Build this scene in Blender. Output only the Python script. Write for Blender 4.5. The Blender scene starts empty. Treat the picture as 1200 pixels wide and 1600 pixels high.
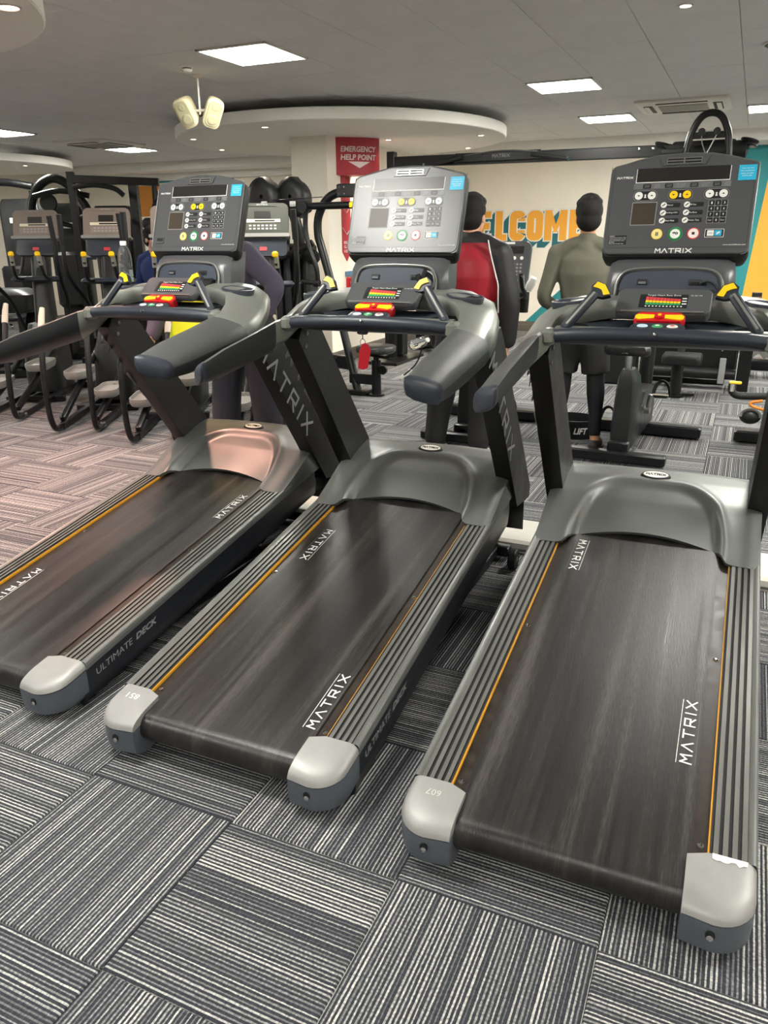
import bpy, bmesh, math, random
from math import sin, cos, pi, radians, sqrt, atan2, hypot
from mathutils import Vector, Matrix

# ------------------------------------------------------------------ scene, camera, world, light, exposure
SC = bpy.context.scene
COL = SC.collection
random.seed(7)

cam_d = bpy.data.cameras.new('camera')
cam = bpy.data.objects.new('camera', cam_d); COL.objects.link(cam)
RC = ((0.910734, 0.412898, -0.008891), (0.132352, -0.312187, -0.940756), (-0.391212, 0.855602, -0.338967))
CM = Matrix((( RC[0][0], -RC[1][0], -RC[2][0], 0.0), (RC[0][1], -RC[1][1], -RC[2][1], 0.0),
             (RC[0][2], -RC[1][2], -RC[2][2], 1.5345), (0, 0, 0, 1)))
cam.matrix_world = CM
cam_d.sensor_fit = 'HORIZONTAL'; cam_d.sensor_width = 36.0
cam_d.lens = 1205.39 / 1200 * 36.0
cam_d.clip_start = 0.05; cam_d.clip_end = 100
SC.camera = cam

world = bpy.data.worlds.new('world'); SC.world = world; world.use_nodes = True
world.node_tree.nodes['Background'].inputs[0].default_value = (0.55, 0.55, 0.5, 1)
world.node_tree.nodes['Background'].inputs[1].default_value = 0.05
SC.view_settings.view_transform = 'Standard'
SC.view_settings.look = 'None'
SC.view_settings.gamma = 1.0
SC.view_settings.use_curve_mapping = False
SC.view_settings.exposure = 0.5
SC.cycles.use_denoising = True
SC.cycles.max_bounces = 7
SC.cycles.diffuse_bounces = 4
SC.cycles.glossy_bounces = 4
SC.cycles.transmission_bounces = 8
SC.cycles.sample_clamp_indirect = 6.0
SC.cycles.caustics_reflective = False
SC.cycles.caustics_refractive = False
PANEL_POWER = 60.0          # radiance of the ceiling panels
CEIL_Z = 2.80
# ceiling panels: x, y of the 0.6 m module centre, label
PANELS = [
 (-3.57, 5.55, 'square white light panel in the ceiling beside the smoke detector'),
 (-1.77, 7.95, 'bright square light panel right of the round raft, nearest of that pair'),
 (-1.77, 10.35, 'smaller looking light panel behind another one, left of the cassette unit'),
 (0.03, 10.35, 'light panel at the right edge of the picture beyond the cassette unit'),
 (-8.97, 7.95, 'light panel cut by the left edge of the picture above the left raft'),
 (-8.97, 10.35, 'distant light panel left of the twin loudspeakers'),
]
PANELS_UNSEEN = [(0.33, 4.95), (1.83, 7.95), (-2.07, 1.65), (1.83, 2.55), (-3.57, -0.45), (-6.57, 2.85), (-10.8, 5.55), (3.63, 5.55), (0.03, -1.65), (-7.17, 0.75), (3.03, -0.45), (1.83, 10.35), (3.63, 10.8), (-11.4, 9.0), (-11.4, 2.4)]  # unseen ceiling panels, several added to brighten walls and give the console glare

# ------------------------------------------------------------------ materials
def lin(c):
    return tuple(((v / 255.0) / 12.92 if v / 255.0 <= 0.04045 else (((v / 255.0) + 0.055) / 1.055) ** 2.4) for v in c)
class NT:
    def __init__(s, m):
        s.t = m.node_tree; s.n = s.t.nodes; s.l = s.t.links
    def new(s, typ, **kw):
        n = s.n.new(typ)
        for k, v in kw.items():
            if k.startswith('i'):
                n.inputs[int(k[1:])].default_value = v
            else:
                setattr(n, k, v)
        return n
    def link(s, a, b): s.l.new(a, b)
    def math(s, op, a, b=None, clamp=False):
        n = s.n.new('ShaderNodeMath'); n.operation = op; n.use_clamp = clamp
        for i, v in enumerate((a, b)):
            if v is None: continue
            if isinstance(v, (int, float)): n.inputs[i].default_value = v
            else: s.link(v, n.inputs[i])
        return n.outputs[0]
    def ramp(s, fac, stops, interp='LINEAR'):
        n = s.n.new('ShaderNodeValToRGB'); n.color_ramp.interpolation = interp
        e = n.color_ramp.elements
        while len(e) < len(stops): e.new(0.5)
        for el, (p, c) in zip(e, stops):
            el.position = p; el.color = (c[0], c[1], c[2], 1)
        s.link(fac, n.inputs[0]); return n.outputs[0]
MATS = {}
def mat(name, rgb=(128, 128, 128), rough=0.5, metal=0.0, spec=0.5, var=0.0, scale=8.0, bump=0.0, bscale=200.0, coat=0.0, emit=0.0, trans=0.0, stretch=None, ior=1.45, aniso=0.0):
    if name in MATS: return MATS[name]
    m = bpy.data.materials.new(name); m.use_nodes = True
    t = NT(m); b = t.n['Principled BSDF']
    c = lin(rgb)
    b.inputs['Base Color'].default_value = (*c, 1)
    b.inputs['Roughness'].default_value = rough
    b.inputs['Metallic'].default_value = metal
    b.inputs['Specular IOR Level'].default_value = spec
    b.inputs['IOR'].default_value = ior
    b.inputs['Coat Weight'].default_value = coat
    b.inputs['Coat Roughness'].default_value = 0.15
    b.inputs['Transmission Weight'].default_value = trans
    if emit:
        b.inputs['Emission Color'].default_value = (*c, 1); b.inputs['Emission Strength'].default_value = emit
    co = t.new('ShaderNodeTexCoord').outputs['Object']
    if stretch:
        mp = t.new('ShaderNodeMapping'); mp.inputs['Scale'].default_value = stretch; t.link(co, mp.inputs[0]); co = mp.outputs[0]
    if var:
        nz = t.new('ShaderNodeTexNoise'); nz.inputs['Scale'].default_value = scale; nz.inputs['Detail'].default_value = 4
        t.link(co, nz.inputs[0])
        col = t.ramp(nz.outputs[0], [(0.3, [v * (1 - var) for v in c]), (0.7, [min(1, v * (1 + var)) for v in c])])
        t.link(col, b.inputs['Base Color'])
        r = t.math('MULTIPLY_ADD', nz.outputs[0], 0.3); 
        r.node.inputs[2].default_value = max(0.03, rough - 0.15)
        t.link(r, b.inputs['Roughness'])
    if bump:
        nb = t.new('ShaderNodeTexNoise'); nb.inputs['Scale'].default_value = bscale; nb.inputs['Detail'].default_value = 2
        t.link(co, nb.inputs[0])
        bp = t.new('ShaderNodeBump'); bp.inputs['Strength'].default_value = bump; bp.inputs['Distance'].default_value = 0.002
        t.link(nb.outputs[0], bp.inputs['Height']); t.link(bp.outputs[0], b.inputs['Normal'])
    MATS[name] = m; return m

def carpet_mat():
    m = bpy.data.materials.new('striped_carpet'); m.use_nodes = True
    t = NT(m); b = t.n['Principled BSDF']
    uv = t.new('ShaderNodeUVMap').outputs[0]
    sx = t.new('ShaderNodeSeparateXYZ'); t.link(uv, sx.inputs[0])
    oi = t.new('ShaderNodeObjectInfo')
    off = t.math('MULTIPLY', oi.outputs['Random'], 37.0)
    u = t.math('ADD', sx.outputs[0], off)
    v = sx.outputs[1]
    # wobble of the yarn rows
    wob = t.new('ShaderNodeTexNoise'); wob.inputs['Scale'].default_value = 60; t.link(uv, wob.inputs[0])
    u2 = t.math('ADD', u, t.math('MULTIPLY', t.math('SUBTRACT', wob.outputs[0], 0.5), 0.0022))
    rows = t.math('MULTIPLY', u2, 94.0)
    idx = t.math('FLOOR', rows)
    wn = t.new('ShaderNodeTexWhiteNoise', noise_dimensions='1D'); t.link(idx, wn.inputs['W'])
    fr0 = t.math('SUBTRACT', rows, idx)
    par = t.math('LESS_THAN', fr0, t.math('ADD', t.math('MULTIPLY', wn.outputs[0], 0.22), 0.28))
    # slow change across the tile: bundles of light rows and of dark rows
    cx = t.new('ShaderNodeCombineXYZ'); t.link(u2, cx.inputs[0]); 
    bn = t.new('ShaderNodeTexNoise'); bn.inputs['Scale'].default_value = 9; bn.inputs['Detail'].default_value = 2; t.link(cx.outputs[0], bn.inputs[0])
    light = t.math('MULTIPLY', par, t.math('ADD', t.math('MULTIPLY', wn.outputs[1], 0.65), t.math('MULTIPLY', bn.outputs[0], 0.75)))
    # yarn loops along a row
    cy = t.new('ShaderNodeCombineXYZ'); t.link(rows, cy.inputs[0]); t.link(t.math('MULTIPLY', v, 160.0), cy.inputs[1])
    yn = t.new('ShaderNodeTexNoise'); yn.inputs['Scale'].default_value = 1.0; yn.inputs['Detail'].default_value = 1; t.link(cy.outputs[0], yn.inputs[0])
    lv = t.math('MULTIPLY', light, t.math('MULTIPLY_ADD', yn.outputs[0], 1.3)); lv.node.inputs[1].default_value = 1.0
    lv2 = t.math('ADD', t.math('MULTIPLY', light, t.math('ADD', t.math('MULTIPLY', yn.outputs[0], 1.0), 0.45)), t.math('MULTIPLY', t.math('SUBTRACT', 1.0, par), t.math('MULTIPLY', yn.outputs[0], 0.36)))
    col = t.ramp(lv2, [(0.05, lin((38, 40, 46))), (0.25, lin((64, 66, 72))), (0.55, lin((122, 123, 124))), (0.95, lin((204, 202, 198)))])
    wide = t.new('ShaderNodeTexNoise'); wide.inputs['Scale'].default_value = 0.9; tc = t.new('ShaderNodeTexCoord')
    geo = t.new('ShaderNodeNewGeometry'); t.link(geo.outputs['Position'], wide.inputs[0])
    mx = t.new('ShaderNodeMix', data_type='RGBA', blend_type='MULTIPLY'); mx.inputs[0].default_value = 0.35
    t.link(col, mx.inputs[6]); t.link(t.ramp(wide.outputs[0], [(0.35, (0.75, 0.72, 0.70)), (0.65, (1, 1, 1))]), mx.inputs[7])
    t.link(mx.outputs[2], b.inputs['Base Color'])
    b.inputs['Roughness'].default_value = 0.95; b.inputs['Specular IOR Level'].default_value = 0.15
    fr = t.math('PINGPONG', t.math('MULTIPLY', rows, 2.0), 0.5)
    bp = t.new('ShaderNodeBump'); bp.inputs['Strength'].default_value = 0.6; bp.inputs['Distance'].default_value = 0.002
    t.link(t.math('ADD', fr, t.math('MULTIPLY', yn.outputs[0], 0.5)), bp.inputs['Height']); t.link(bp.outputs[0], b.inputs['Normal'])
    return m

def belt_mat():
    m = bpy.data.materials.new('running_belt_rubber'); m.use_nodes = True
    t = NT(m); b = t.n['Principled BSDF']
    tc = t.new('ShaderNodeTexCoord'); oi = t.new('ShaderNodeObjectInfo')
    mp = t.new('ShaderNodeMapping'); mp.inputs['Scale'].default_value = (16, 0.45, 0.45); t.link(tc.outputs['Object'], mp.inputs[0])
    ofs = t.new('ShaderNodeVectorMath', operation='ADD'); t.link(mp.outputs[0], ofs.inputs[0])
    cxyz = t.new('ShaderNodeCombineXYZ'); t.link(t.math('MULTIPLY', oi.outputs['Random'], 30), cxyz.inputs[0]); t.link(cxyz.outputs[0], ofs.inputs[1])
    st = t.new('ShaderNodeTexNoise'); st.inputs['Scale'].default_value = 1.0; st.inputs['Detail'].default_value = 3; t.link(ofs.outputs[0], st.inputs[0])
    mp2 = t.new('ShaderNodeMapping'); mp2.inputs['Scale'].default_value = (420, 26, 26); t.link(tc.outputs['Object'], mp2.inputs[0])
    fn = t.new('ShaderNodeTexNoise'); fn.inputs['Scale'].default_value = 1.0; t.link(mp2.outputs[0], fn.inputs[0])
    pat = t.new('ShaderNodeTexNoise'); pat.inputs['Scale'].default_value = 3.0; pat.inputs['Detail'].default_value = 4; t.link(ofs.outputs[0], pat.inputs[0])
    f = t.math('ADD', t.math('MULTIPLY', st.outputs[0], 0.6), t.math('ADD', t.math('MULTIPLY', fn.outputs[0], 0.32), t.math('MULTIPLY', pat.outputs[0], 0.2)))
    t.link(t.ramp(f, [(0.38, lin((22, 21, 21))), (0.57, lin((36, 34, 33))), (0.78, lin((74, 70, 67)))]), b.inputs['Base Color'])
    t.link(t.math('ADD', t.math('MULTIPLY', pat.outputs[0], 0.34), 0.20), b.inputs['Roughness'])
    b.inputs['Specular IOR Level'].default_value = 0.45
    bp = t.new('ShaderNodeBump'); bp.inputs['Strength'].default_value = 0.35; bp.inputs['Distance'].default_value = 0.0015
    t.link(fn.outputs[0], bp.inputs['Height']); t.link(bp.outputs[0], b.inputs['Normal'])
    return m

# ------------------------------------------------------------------ mesh builder
class MB:
    def __init__(s): s.v = []; s.f = []; s.m = []
    def add(s, vs, fs, mi=0):
        o = len(s.v); s.v += [tuple(p) for p in vs]
        for f in fs: s.f.append(tuple(i + o for i in f)); s.m.append(mi)
        return s
    def loft(s, secs, cap=True, closed=True, mi=0):
        n = len(secs[0]); vs = [p for q in secs for p in q]; fs = []
        for k in range(len(secs) - 1):
            for i in range(n if closed else n - 1):
                j = (i + 1) % n
                fs.append((k * n + i, k * n + j, (k + 1) * n + j, (k + 1) * n + i))
        if cap:
            fs.append(tuple(range(n - 1, -1, -1))); fs.append(tuple((len(secs) - 1) * n + i for i in range(n)))
        return s.add(vs, fs, mi)
    def box(s, c, d, ch=0.0, M=None, mi=0):
        x, y, z = d[0] / 2, d[1] / 2, d[2] / 2
        ch = min(ch, x * .9, y * .9, z * .9)
        def ring(dx, dy, zz):
            k = min(ch, dx * .9, dy * .9)
            if ch <= 0: return [(dx, dy, zz), (-dx, dy, zz), (-dx, -dy, zz), (dx, -dy, zz)]
            return [(dx, dy - k, zz), (dx - k, dy, zz), (-dx + k, dy, zz), (-dx, dy - k, zz), (-dx, -dy + k, zz), (-dx + k, -dy, zz), (dx - k, -dy, zz), (dx, -dy + k, zz)]
        if ch > 0: secs = [ring(x - ch, y - ch, -z), ring(x, y, -z + ch), ring(x, y, z - ch), ring(x - ch, y - ch, z)]
        else: secs = [ring(x, y, -z), ring(x, y, z)]
        out = []
        for q in secs:
            r = []
            for p in q:
                w = Vector(p)
                if M is not None: w = M @ w
                r.append(tuple(w + Vector(c)))
            out.append(r)
        return s.loft(out, mi=mi)
    def beam(s, a, b, w, h, ch=0.004, up=(0, 0, 1), mi=0):
        a = Vector(a); b = Vector(b); d = (b - a); L = d.length; d.normalize(); u = Vector(up)
        if abs(d.dot(u)) > 0.98: u = Vector((0, 1, 0))
        x = d.cross(u).normalized(); u = x.cross(d)
        M = Matrix((x, d, u)).transposed()
        return s.box((a + b) / 2, (w, L, h), ch, M, mi)
    def tube(s, path, r, n=10, cap=True, mi=0, smooth=0, squash=None):
        P = [Vector(p) for p in path]
        if smooth: P = spline(P, smooth)
        R = r if isinstance(r, (list, tuple)) else [r] * len(P)
        if len(R) != len(P):
            R = [R[0] + (R[-1] - R[0]) * i / (len(P) - 1) for i in range(len(P))] if len(R) == 2 else [R[min(len(R) - 1, int(i * len(R) / len(P)))] for i in range(len(P))]
        secs = []; d0 = (P[1] - P[0]).normalized()
        u = d0.orthogonal().normalized() if abs(d0.z) > 0.9 else d0.cross(Vector((0, 0, 1))).normalized()
        for i, p in enumerate(P):
            if i == 0: d = P[1] - P[0]
            elif i == len(P) - 1: d = P[-1] - P[-2]
            else: d = (P[i + 1] - P[i]).normalized() + (P[i] - P[i - 1]).normalized()
            if d.length < 1e-9: d = P[i] - P[i - 1]
            d.normalize(); u = (u - d * u.dot(d)); u.normalize(); w = d.cross(u)
            secs.append([tuple(p + u * (cos(2 * pi * k / n) * R[i]) + w * (sin(2 * pi * k / n) * R[i] * (squash or 1))) for k in range(n)])
        return s.loft(secs, cap, mi=mi)
    def lathe(s, prof, c=(0, 0, 0), axis=(0, 0, 1), n=24, mi=0, cap=True):
        A = Vector(axis).normalized(); u = A.orthogonal().normalized(); w = A.cross(u); c = Vector(c)
        secs = [[tuple(c + A * z + u * (r * cos(2 * pi * k / n)) + w * (r * sin(2 * pi * k / n))) for k in range(n)] for r, z in prof]
        return s.loft(secs, cap, mi=mi)
    def disc(s, c, nrm, r, h=0.002, n=20, mi=0):
        return s.lathe([(r, 0), (r, h)], c, nrm, n, mi)
    def prism(s, poly, fn0, fn1, mi=0):
        return s.loft([[fn0(p) for p in poly], [fn1(p) for p in poly]], mi=mi)
    def ell(s, c, r, n=16, k=10, M=None, mi=0):
        secs = []
        for i in range(k + 1):
            a = -pi / 2 + pi * i / k; a = max(-1.54, min(1.54, a)); q = []
            for j in range(n):
                p = Vector((r[0] * cos(a) * cos(2 * pi * j / n), r[1] * cos(a) * sin(2 * pi * j / n), r[2] * sin(a)))
                if M is not None: p = M @ p
                q.append(tuple(p + Vector(c)))
            secs.append(q)
        return s.loft(secs, mi=mi)
    def build(s, name, mats, parent=None, angle=35, smooth=True):
        me = bpy.data.meshes.new(name); me.from_pydata(s.v, [], s.f); 
        if not isinstance(mats, (list, tuple)): mats = [mats]
        for m in mats: me.materials.append(m)
        if len(mats) > 1:
            for p, i in zip(me.polygons, s.m): p.material_index = i
        bm = bmesh.new(); bm.from_mesh(me); bmesh.ops.recalc_face_normals(bm, faces=bm.faces); bm.to_mesh(me); bm.free()
        if smooth:
            for p in me.polygons: p.use_smooth = True
            me.set_sharp_from_angle(angle=radians(angle))
        o = bpy.data.objects.new(name, me); COL.objects.link(o)
        if parent is not None: o.parent = parent
        return o
def spline(P, k=5):
    out = []; n = len(P)
    for i in range(n - 1):
        p0 = P[max(i - 1, 0)]; p1 = P[i]; p2 = P[i + 1]; p3 = P[min(i + 2, n - 1)]
        for j in range(k):
            t = j / k
            out.append(0.5 * ((2 * p1) + (p2 - p0) * t + (2 * p0 - 5 * p1 + 4 * p2 - p3) * t * t + (3 * p1 - p0 - 3 * p2 + p3) * t ** 3))
    out.append(P[-1]); return out
def rrect(w, h, r, k=5):
    """rounded rectangle outline, centred; r: one radius or (tr, tl, bl, br)"""
    if not isinstance(r, (list, tuple)): r = (r,) * 4
    pts = []
    for (sx, sy, a0), rr in zip(((1, 1, 0), (-1, 1, 90), (-1, -1, 180), (1, -1, 270)), r):
        cx, cy = sx * (w / 2 - rr), sy * (h / 2 - rr)
        for i in range(k + 1):
            a = radians(a0 + 90 * i / k); pts.append((cx + rr * cos(a), cy + rr * sin(a)))
    return pts
def thing(name, label, cat, loc=(0, 0, 0), rz=0.0, group=None):
    o = bpy.data.objects.new(name, None); COL.objects.link(o)
    o.location = loc; o.rotation_euler = (0, 0, rz); o.empty_display_size = 0.1
    o['label'] = label; o['category'] = cat
    if group: o['group'] = group
    return o
def tag(o, label, cat, group=None):
    o['label'] = label; o['category'] = cat
    if group: o['group'] = group
    return o
def struct(o): o['kind'] = 'structure'; return o
def copy_tree(o, parent=None):
    c = o.copy(); COL.objects.link(c)
    if parent is not None: c.parent = parent
    for ch in list(o.children): copy_tree(ch, c)
    return c
# flat lettering ---------------------------------------------------
STROKES = {'M': [[(0, 0), (.1, 1), (.5, .45), (.9, 1), (1, 0)]], 'A': [[(0, 0), (.5, 1), (1, 0)]], 'T': [[(0, 1), (1, 1)], [(.5, 1), (.5, 0)]],
           'R': [[(.05, 0), (.05, 1), (.95, 1), (.95, .45), (.05, .45)], [(.5, .45), (1, 0)]], 'I': [[(.5, 0), (.5, 1)]], 'X': [[(0, 0), (1, 1)], [(0, 1), (1, 0)]]}
def logo(mb, w, h, st, fn, mi=0, sp=0.28):
    """wide spaced stroke lettering MATRIX of width w and height h; fn maps (u, v, n) to 3-D"""
    ws = {'I': 0.35}; tot = sum(ws.get(c, 1) for c in 'MATRIX') + sp * 5; k = w / tot; x = -w / 2
    for c in 'MATRIX':
        cw = ws.get(c, 1) * k
        for pl in STROKES[c]:
            for (a, b) in zip(pl, pl[1:]):
                ax, ay, bx, by = x + a[0] * cw, -h / 2 + a[1] * h, x + b[0] * cw, -h / 2 + b[1] * h
                L = hypot(bx - ax, by - ay); dx, dy = (bx - ax) / L * st / 2, (by - ay) / L * st / 2
                ax -= dx; ay -= dy; bx += dx; by += dy
                q = [(ax - dy, ay + dx), (ax + dy, ay - dx), (bx + dy, by - dx), (bx - dy, by + dx)]
                kk = kk + 1 if 'kk' in dir() else 0
                mb.loft([[fn(u, v, 0.0) for u, v in q], [fn(u, v, 0.0007 + .00002 * kk) for u, v in q]], mi=mi)
        x += cw + sp * k
TXT = {}
def text_geo(s, bold=0.0):
    key = (s, bold)
    if key not in TXT:
        cu = bpy.data.curves.new('t', 'FONT'); cu.body = s; cu.size = 1.0; cu.resolution_u = 2; cu.offset = bold
        cu.align_x = 'CENTER'; cu.align_y = 'CENTER'
        o = bpy.data.objects.new('t', cu); me = bpy.data.meshes.new_from_object(o)
        TXT[key] = ([tuple(v.co) for v in me.vertices], [tuple(p.vertices) for p in me.polygons])
        bpy.data.objects.remove(o); bpy.data.meshes.remove(me); bpy.data.curves.remove(cu)
    return TXT[key]
def text(mb, s, w, h, fn, mi=0, bold=0.0, slant=0.0, thick=0.0):
    """text fitted into a w x h box centred on the origin of fn(u, v, n)"""
    vs, fs = text_geo(s, bold)
    x0 = min(v[0] for v in vs); x1 = max(v[0] for v in vs); y0 = min(v[1] for v in vs); y1 = max(v[1] for v in vs)
    q = [(((v[0] - x0) / (x1 - x0) - .5) * w, ((v[1] - y0) / (y1 - y0) - .5) * h) for v in vs]
    q = [(u + slant * v, v) for u, v in q]
    if thick > 0:
        n = len(q); side = []
        cnt = {}
        for f in fs:
            for a, b in zip(f, f[1:] + f[:1]): cnt[(a, b)] = 1
        for (a, b) in cnt:
            if (b, a) not in cnt: side.append((a, b, b + n, a + n))
        mb.add([fn(u, v, 0) for u, v in q] + [fn(u, v, thick) for u, v in q], [tuple(i + n for i in f) for f in fs] + side, mi)
    else:
        mb.add([fn(u, v, 0.0006) for u, v in q], fs, mi)

# ------------------------------------------------------------------ common materials
M_carpet = carpet_mat(); M_belt = belt_mat()
M_wall = mat('cream_wall_paint', (243, 236, 222), 0.75, var=0.03, scale=2)
M_ceil = mat('ceiling_tile_paint', (216, 216, 216), 0.85, var=0.04, scale=3, bump=0.1, bscale=120)
M_white = mat('white_paint', (232, 230, 224), 0.6)
M_skirt = mat('grey_brown_skirting', (92, 86, 78), 0.6, var=0.08)
M_teal = mat('teal_paint', (40, 134, 138), 0.6)
M_orange = mat('orange_paint', (240, 170, 60), 0.6)
M_tealdk = mat('dark_teal_print', (38, 104, 112), 0.6)
M_lett = mat('white_print', (235, 235, 230), 0.5)
M_lettg = mat('grey_print', (150, 150, 150), 0.5)
M_blk = mat('black_satin_metal', (15, 16, 18), 0.34, spec=0.45, var=0.15, scale=20)
M_blkm = mat('matt_black_plastic', (18, 19, 21), 0.48, bump=0.15, bscale=400)
M_rub = mat('black_rubber', (20, 21, 23), 0.55)
M_navy = mat('dark_blue_grey_plastic', (44, 49, 58), 0.42)
M_hood = mat('dark_silver_painted_plastic', (112, 114, 112), 0.40, metal=0.4, var=0.05, scale=5)
M_dash = mat('grey_silver_moulding', (128, 130, 124), 0.36, metal=0.4, var=0.05, scale=6)
M_cons = mat('console_grey', (78, 79, 82), 0.33, spec=0.5)
M_grip = mat('grey_grip_rubber', (74, 75, 74), 0.42, var=0.10, scale=30, bump=0.2, bscale=500)
M_caps = mat('silver_cap_plastic', (150, 149, 147), 0.48, metal=0.3, var=0.05, scale=20)
M_capd = mat('blue_grey_cap_plastic', (96, 102, 110), 0.4, metal=0.3)
M_rail = mat('grey_rail_rubber', (104, 104, 100), 0.38, metal=0.3, var=0.08, scale=12, stretch=(4, 0.5, 4))
M_groove = mat('dark_rail_groove', (26, 25, 25), 0.6)
M_alu = mat('aluminium_edge', (186, 186, 180), 0.28, metal=0.9)
M_chr = mat('chrome', (210, 210, 210), 0.12, metal=1.0)
M_yel = mat('yellow_plastic', (252, 206, 24), 0.4)
M_yelor = mat('orange_yellow_stripe', (222, 158, 36), 0.5)
M_red = mat('red_plastic', (196, 24, 34), 0.4)
M_post = mat('black_brown_upright', (18, 17, 16), 0.42, var=0.1, scale=8)
M_screen = mat('dark_screen_glass', (40, 38, 36), 0.30, spec=0.4)
M_cyan = mat('cyan_sticker', (44, 176, 214), 0.45)
M_green = mat('green_print', (52, 158, 92), 0.45)
M_redp = mat('red_print', (206, 66, 72), 0.45)
M_key = mat('black_key', (30, 31, 34), 0.4)
M_sign = mat('sign_red', (170, 44, 56), 0.5)
M_pad = mat('black_vinyl_pad', (28, 28, 30), 0.38, bump=0.1, bscale=300)
M_steel = mat('grey_steel', (118, 118, 116), 0.35, metal=0.7)
M_lamp = mat('lamp_diffuser', (255, 253, 244), 0.5, emit=PANEL_POWER)
M_lampt = mat('trim_white_metal', (210, 208, 200), 0.4)
# ================================================================== SETTING
S = MB(); S.box((-4.5, 4.5, -0.06), (19, 21, 0.1)); floor = struct(S.build('floor', mat('floor_adhesive', (40, 40, 44), 0.9), smooth=False))
TILE = 0.5; TX0, TY0 = -1.6117, 1.3923
def in_frame(p, m=0.06):
    d = Vector(p) - Vector((0, 0, 1.5345))
    q = [sum(RC[i][k] * d[k] for k in range(3)) for i in range(3)]
    if q[2] < 0.1: return False
    u = 600 + 1205.39 * q[0] / q[2]; v = 800 + 1205.39 * q[1] / q[2]
    return -1200 * m < u < 1200 * (1 + m) and -1600 * m < v < 1600 * (1 + m)
def tile_geo(cx, cy, odd, seed):
    """bevelled carpet tile; uv in metres with the rows along v"""
    h = TILE / 2 - 0.0008; k = 0.0035; vs = []
    for (d, z) in ((h, -0.008), (h, -0.0025), (h - k, 0.0)):
        vs += [(cx - d, cy - d, z), (cx + d, cy - d, z), (cx + d, cy + d, z), (cx - d, cy + d, z)]
    fs = [(0, 1, 5, 4), (1, 2, 6, 5), (2, 3, 7, 6), (3, 0, 4, 7), (4, 5, 9, 8), (5, 6, 10, 9), (6, 7, 11, 10), (7, 4, 8, 11), (8, 9, 10, 11)]
    uv = [((x - cx, y - cy) if odd else (y - cy, x - cx)) for x, y, z in vs]
    uv = [(a + seed * 3.37, b) for a, b in uv]
    return vs, fs, uv
def tile_mesh(name, geos):
    me = bpy.data.meshes.new(name); V = []; F = []; U = []
    for vs, fs, uv in geos:
        o = len(V); V += vs; U += uv; F += [tuple(i + o for i in f) for f in fs]
    me.from_pydata(V, [], F); me.materials.append(M_carpet)
    l = me.uv_layers.new(name='uv')
    for lp in me.loops: l.data[lp.index].uv = U[lp.vertex_index]
    return me
tiles = []
for ix in range(-23, 11):
    for iy in range(-5, 24):
        cx, cy = TX0 + (ix + .5) * TILE, TY0 + (iy + .5) * TILE
        if cy > 12.9: continue
        vis = any(in_frame((cx + a, cy + b, 0), 0.0) for a in (-.25, 0, .25) for b in (-.25, 0, .25))
        tiles.append((not vis, hypot(cx, cy), cx, cy, (ix + iy) % 2))
tiles.sort()
TM = {(odd, s): tile_mesh('carpet_tile', [tile_geo(0, 0, odd, s)]) for odd in (0, 1) for s in range(3)}
rest = []
for n, (nv, d, cx, cy, odd) in enumerate(tiles):
    if n < 298 and not nv:
        o = bpy.data.objects.new('carpet_tile', TM[(odd, n % 3)]); COL.objects.link(o); o.location = (cx, cy, random.uniform(0, .0012)); o.parent = floor
    else: rest.append(tile_geo(cx, cy, odd, random.random() * 9))
o = bpy.data.objects.new('far_carpet_tiles', tile_mesh('far_carpet_tiles', rest)); COL.objects.link(o); o.parent = floor; o['kind'] = 'stuff'

# ceiling: slab with separate tiles, 0.6 m wide, tight joints
S = MB(); S.box((-4.5, 4.5, CEIL_Z + 0.09), (19, 21, 0.1)); ceil = struct(S.build('ceiling', mat('ceiling_void', (120, 118, 114), 0.9), smooth=False))
S = MB(); S.box((0, 0, 0.01), (0.5965, 1.1965, 0.02), 0.003); tm = S.build('ceiling_tile', M_ceil); ctm = tm.data; bpy.data.objects.remove(tm)
XG = -0.27
for k in range(-21, 6):
    for j in range(-2, 6):
        x, y = XG + 0.6 * k + 0.3, 5.25 + 1.2 * j + 0.6
        if not any(in_frame((x + a, y + b, CEIL_Z), 0.7) for a in (-.3, 0, .3) for b in (-.6, -.3, 0, .3, .6)): continue
        o = bpy.data.objects.new('ceiling_tile', ctm); COL.objects.link(o); o.location = (x, y, CEIL_Z + random.uniform(0, .0015)); o.parent = ceil
S = MB(); S.box((-4.5, -1.0, CEIL_Z + .02), (19, 9, 0.03)); S.build('plain_ceiling_field', M_ceil, ceil, smooth=False)

# walls
def wall(name, x0, y0, x1, y1, m=M_wall, z1=2.9):
    S = MB(); S.box(((x0 + x1) / 2, (y0 + y1) / 2, z1 / 2), (abs(x1 - x0), abs(y1 - y0), z1)); return struct(S.build(name, m, smooth=False))
wb = wall('wall_back', -13, 12.95, 4.5, 13.1)
wall('wall_left', -13.15, -5, -13, 13.1); wall('wall_right', 4.5, -5, 4.65, 13.1); wall('wall_front', -13, -5.15, 4.5, -5)
wc = wall('wall_column', -5.07, 8.57, -4.6, 12.95, z1=2.82)
S = MB(); S.box((-4.3, 12.6, 2.735), (17.6, 0.7, 0.16), 0.004); struct(S.build('trim_1', M_white, smooth=False))
S = MB(); S.box((-8.9, 12.885, 2.6), (7.6, 0.13, 0.13), 0.004); struct(S.build('trim_2', M_white, smooth=False))
def skirting(name, a, b, nrm):
    S = MB(); a = Vector(a); b = Vector(b); d = (b - a).normalized(); n = Vector(nrm)
    prof = [(0, 0.0), (0.022, 0.0), (0.022, 0.09), (0.012, 0.10), (0.012, 0.135), (0.004, 0.15), (0, 0.15)]
    S.loft([[tuple(p + n * u + Vector((0, 0, z))) for u, z in prof] for p in (a, b)])
    return struct(S.build(name, M_skirt, smooth=False))
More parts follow.
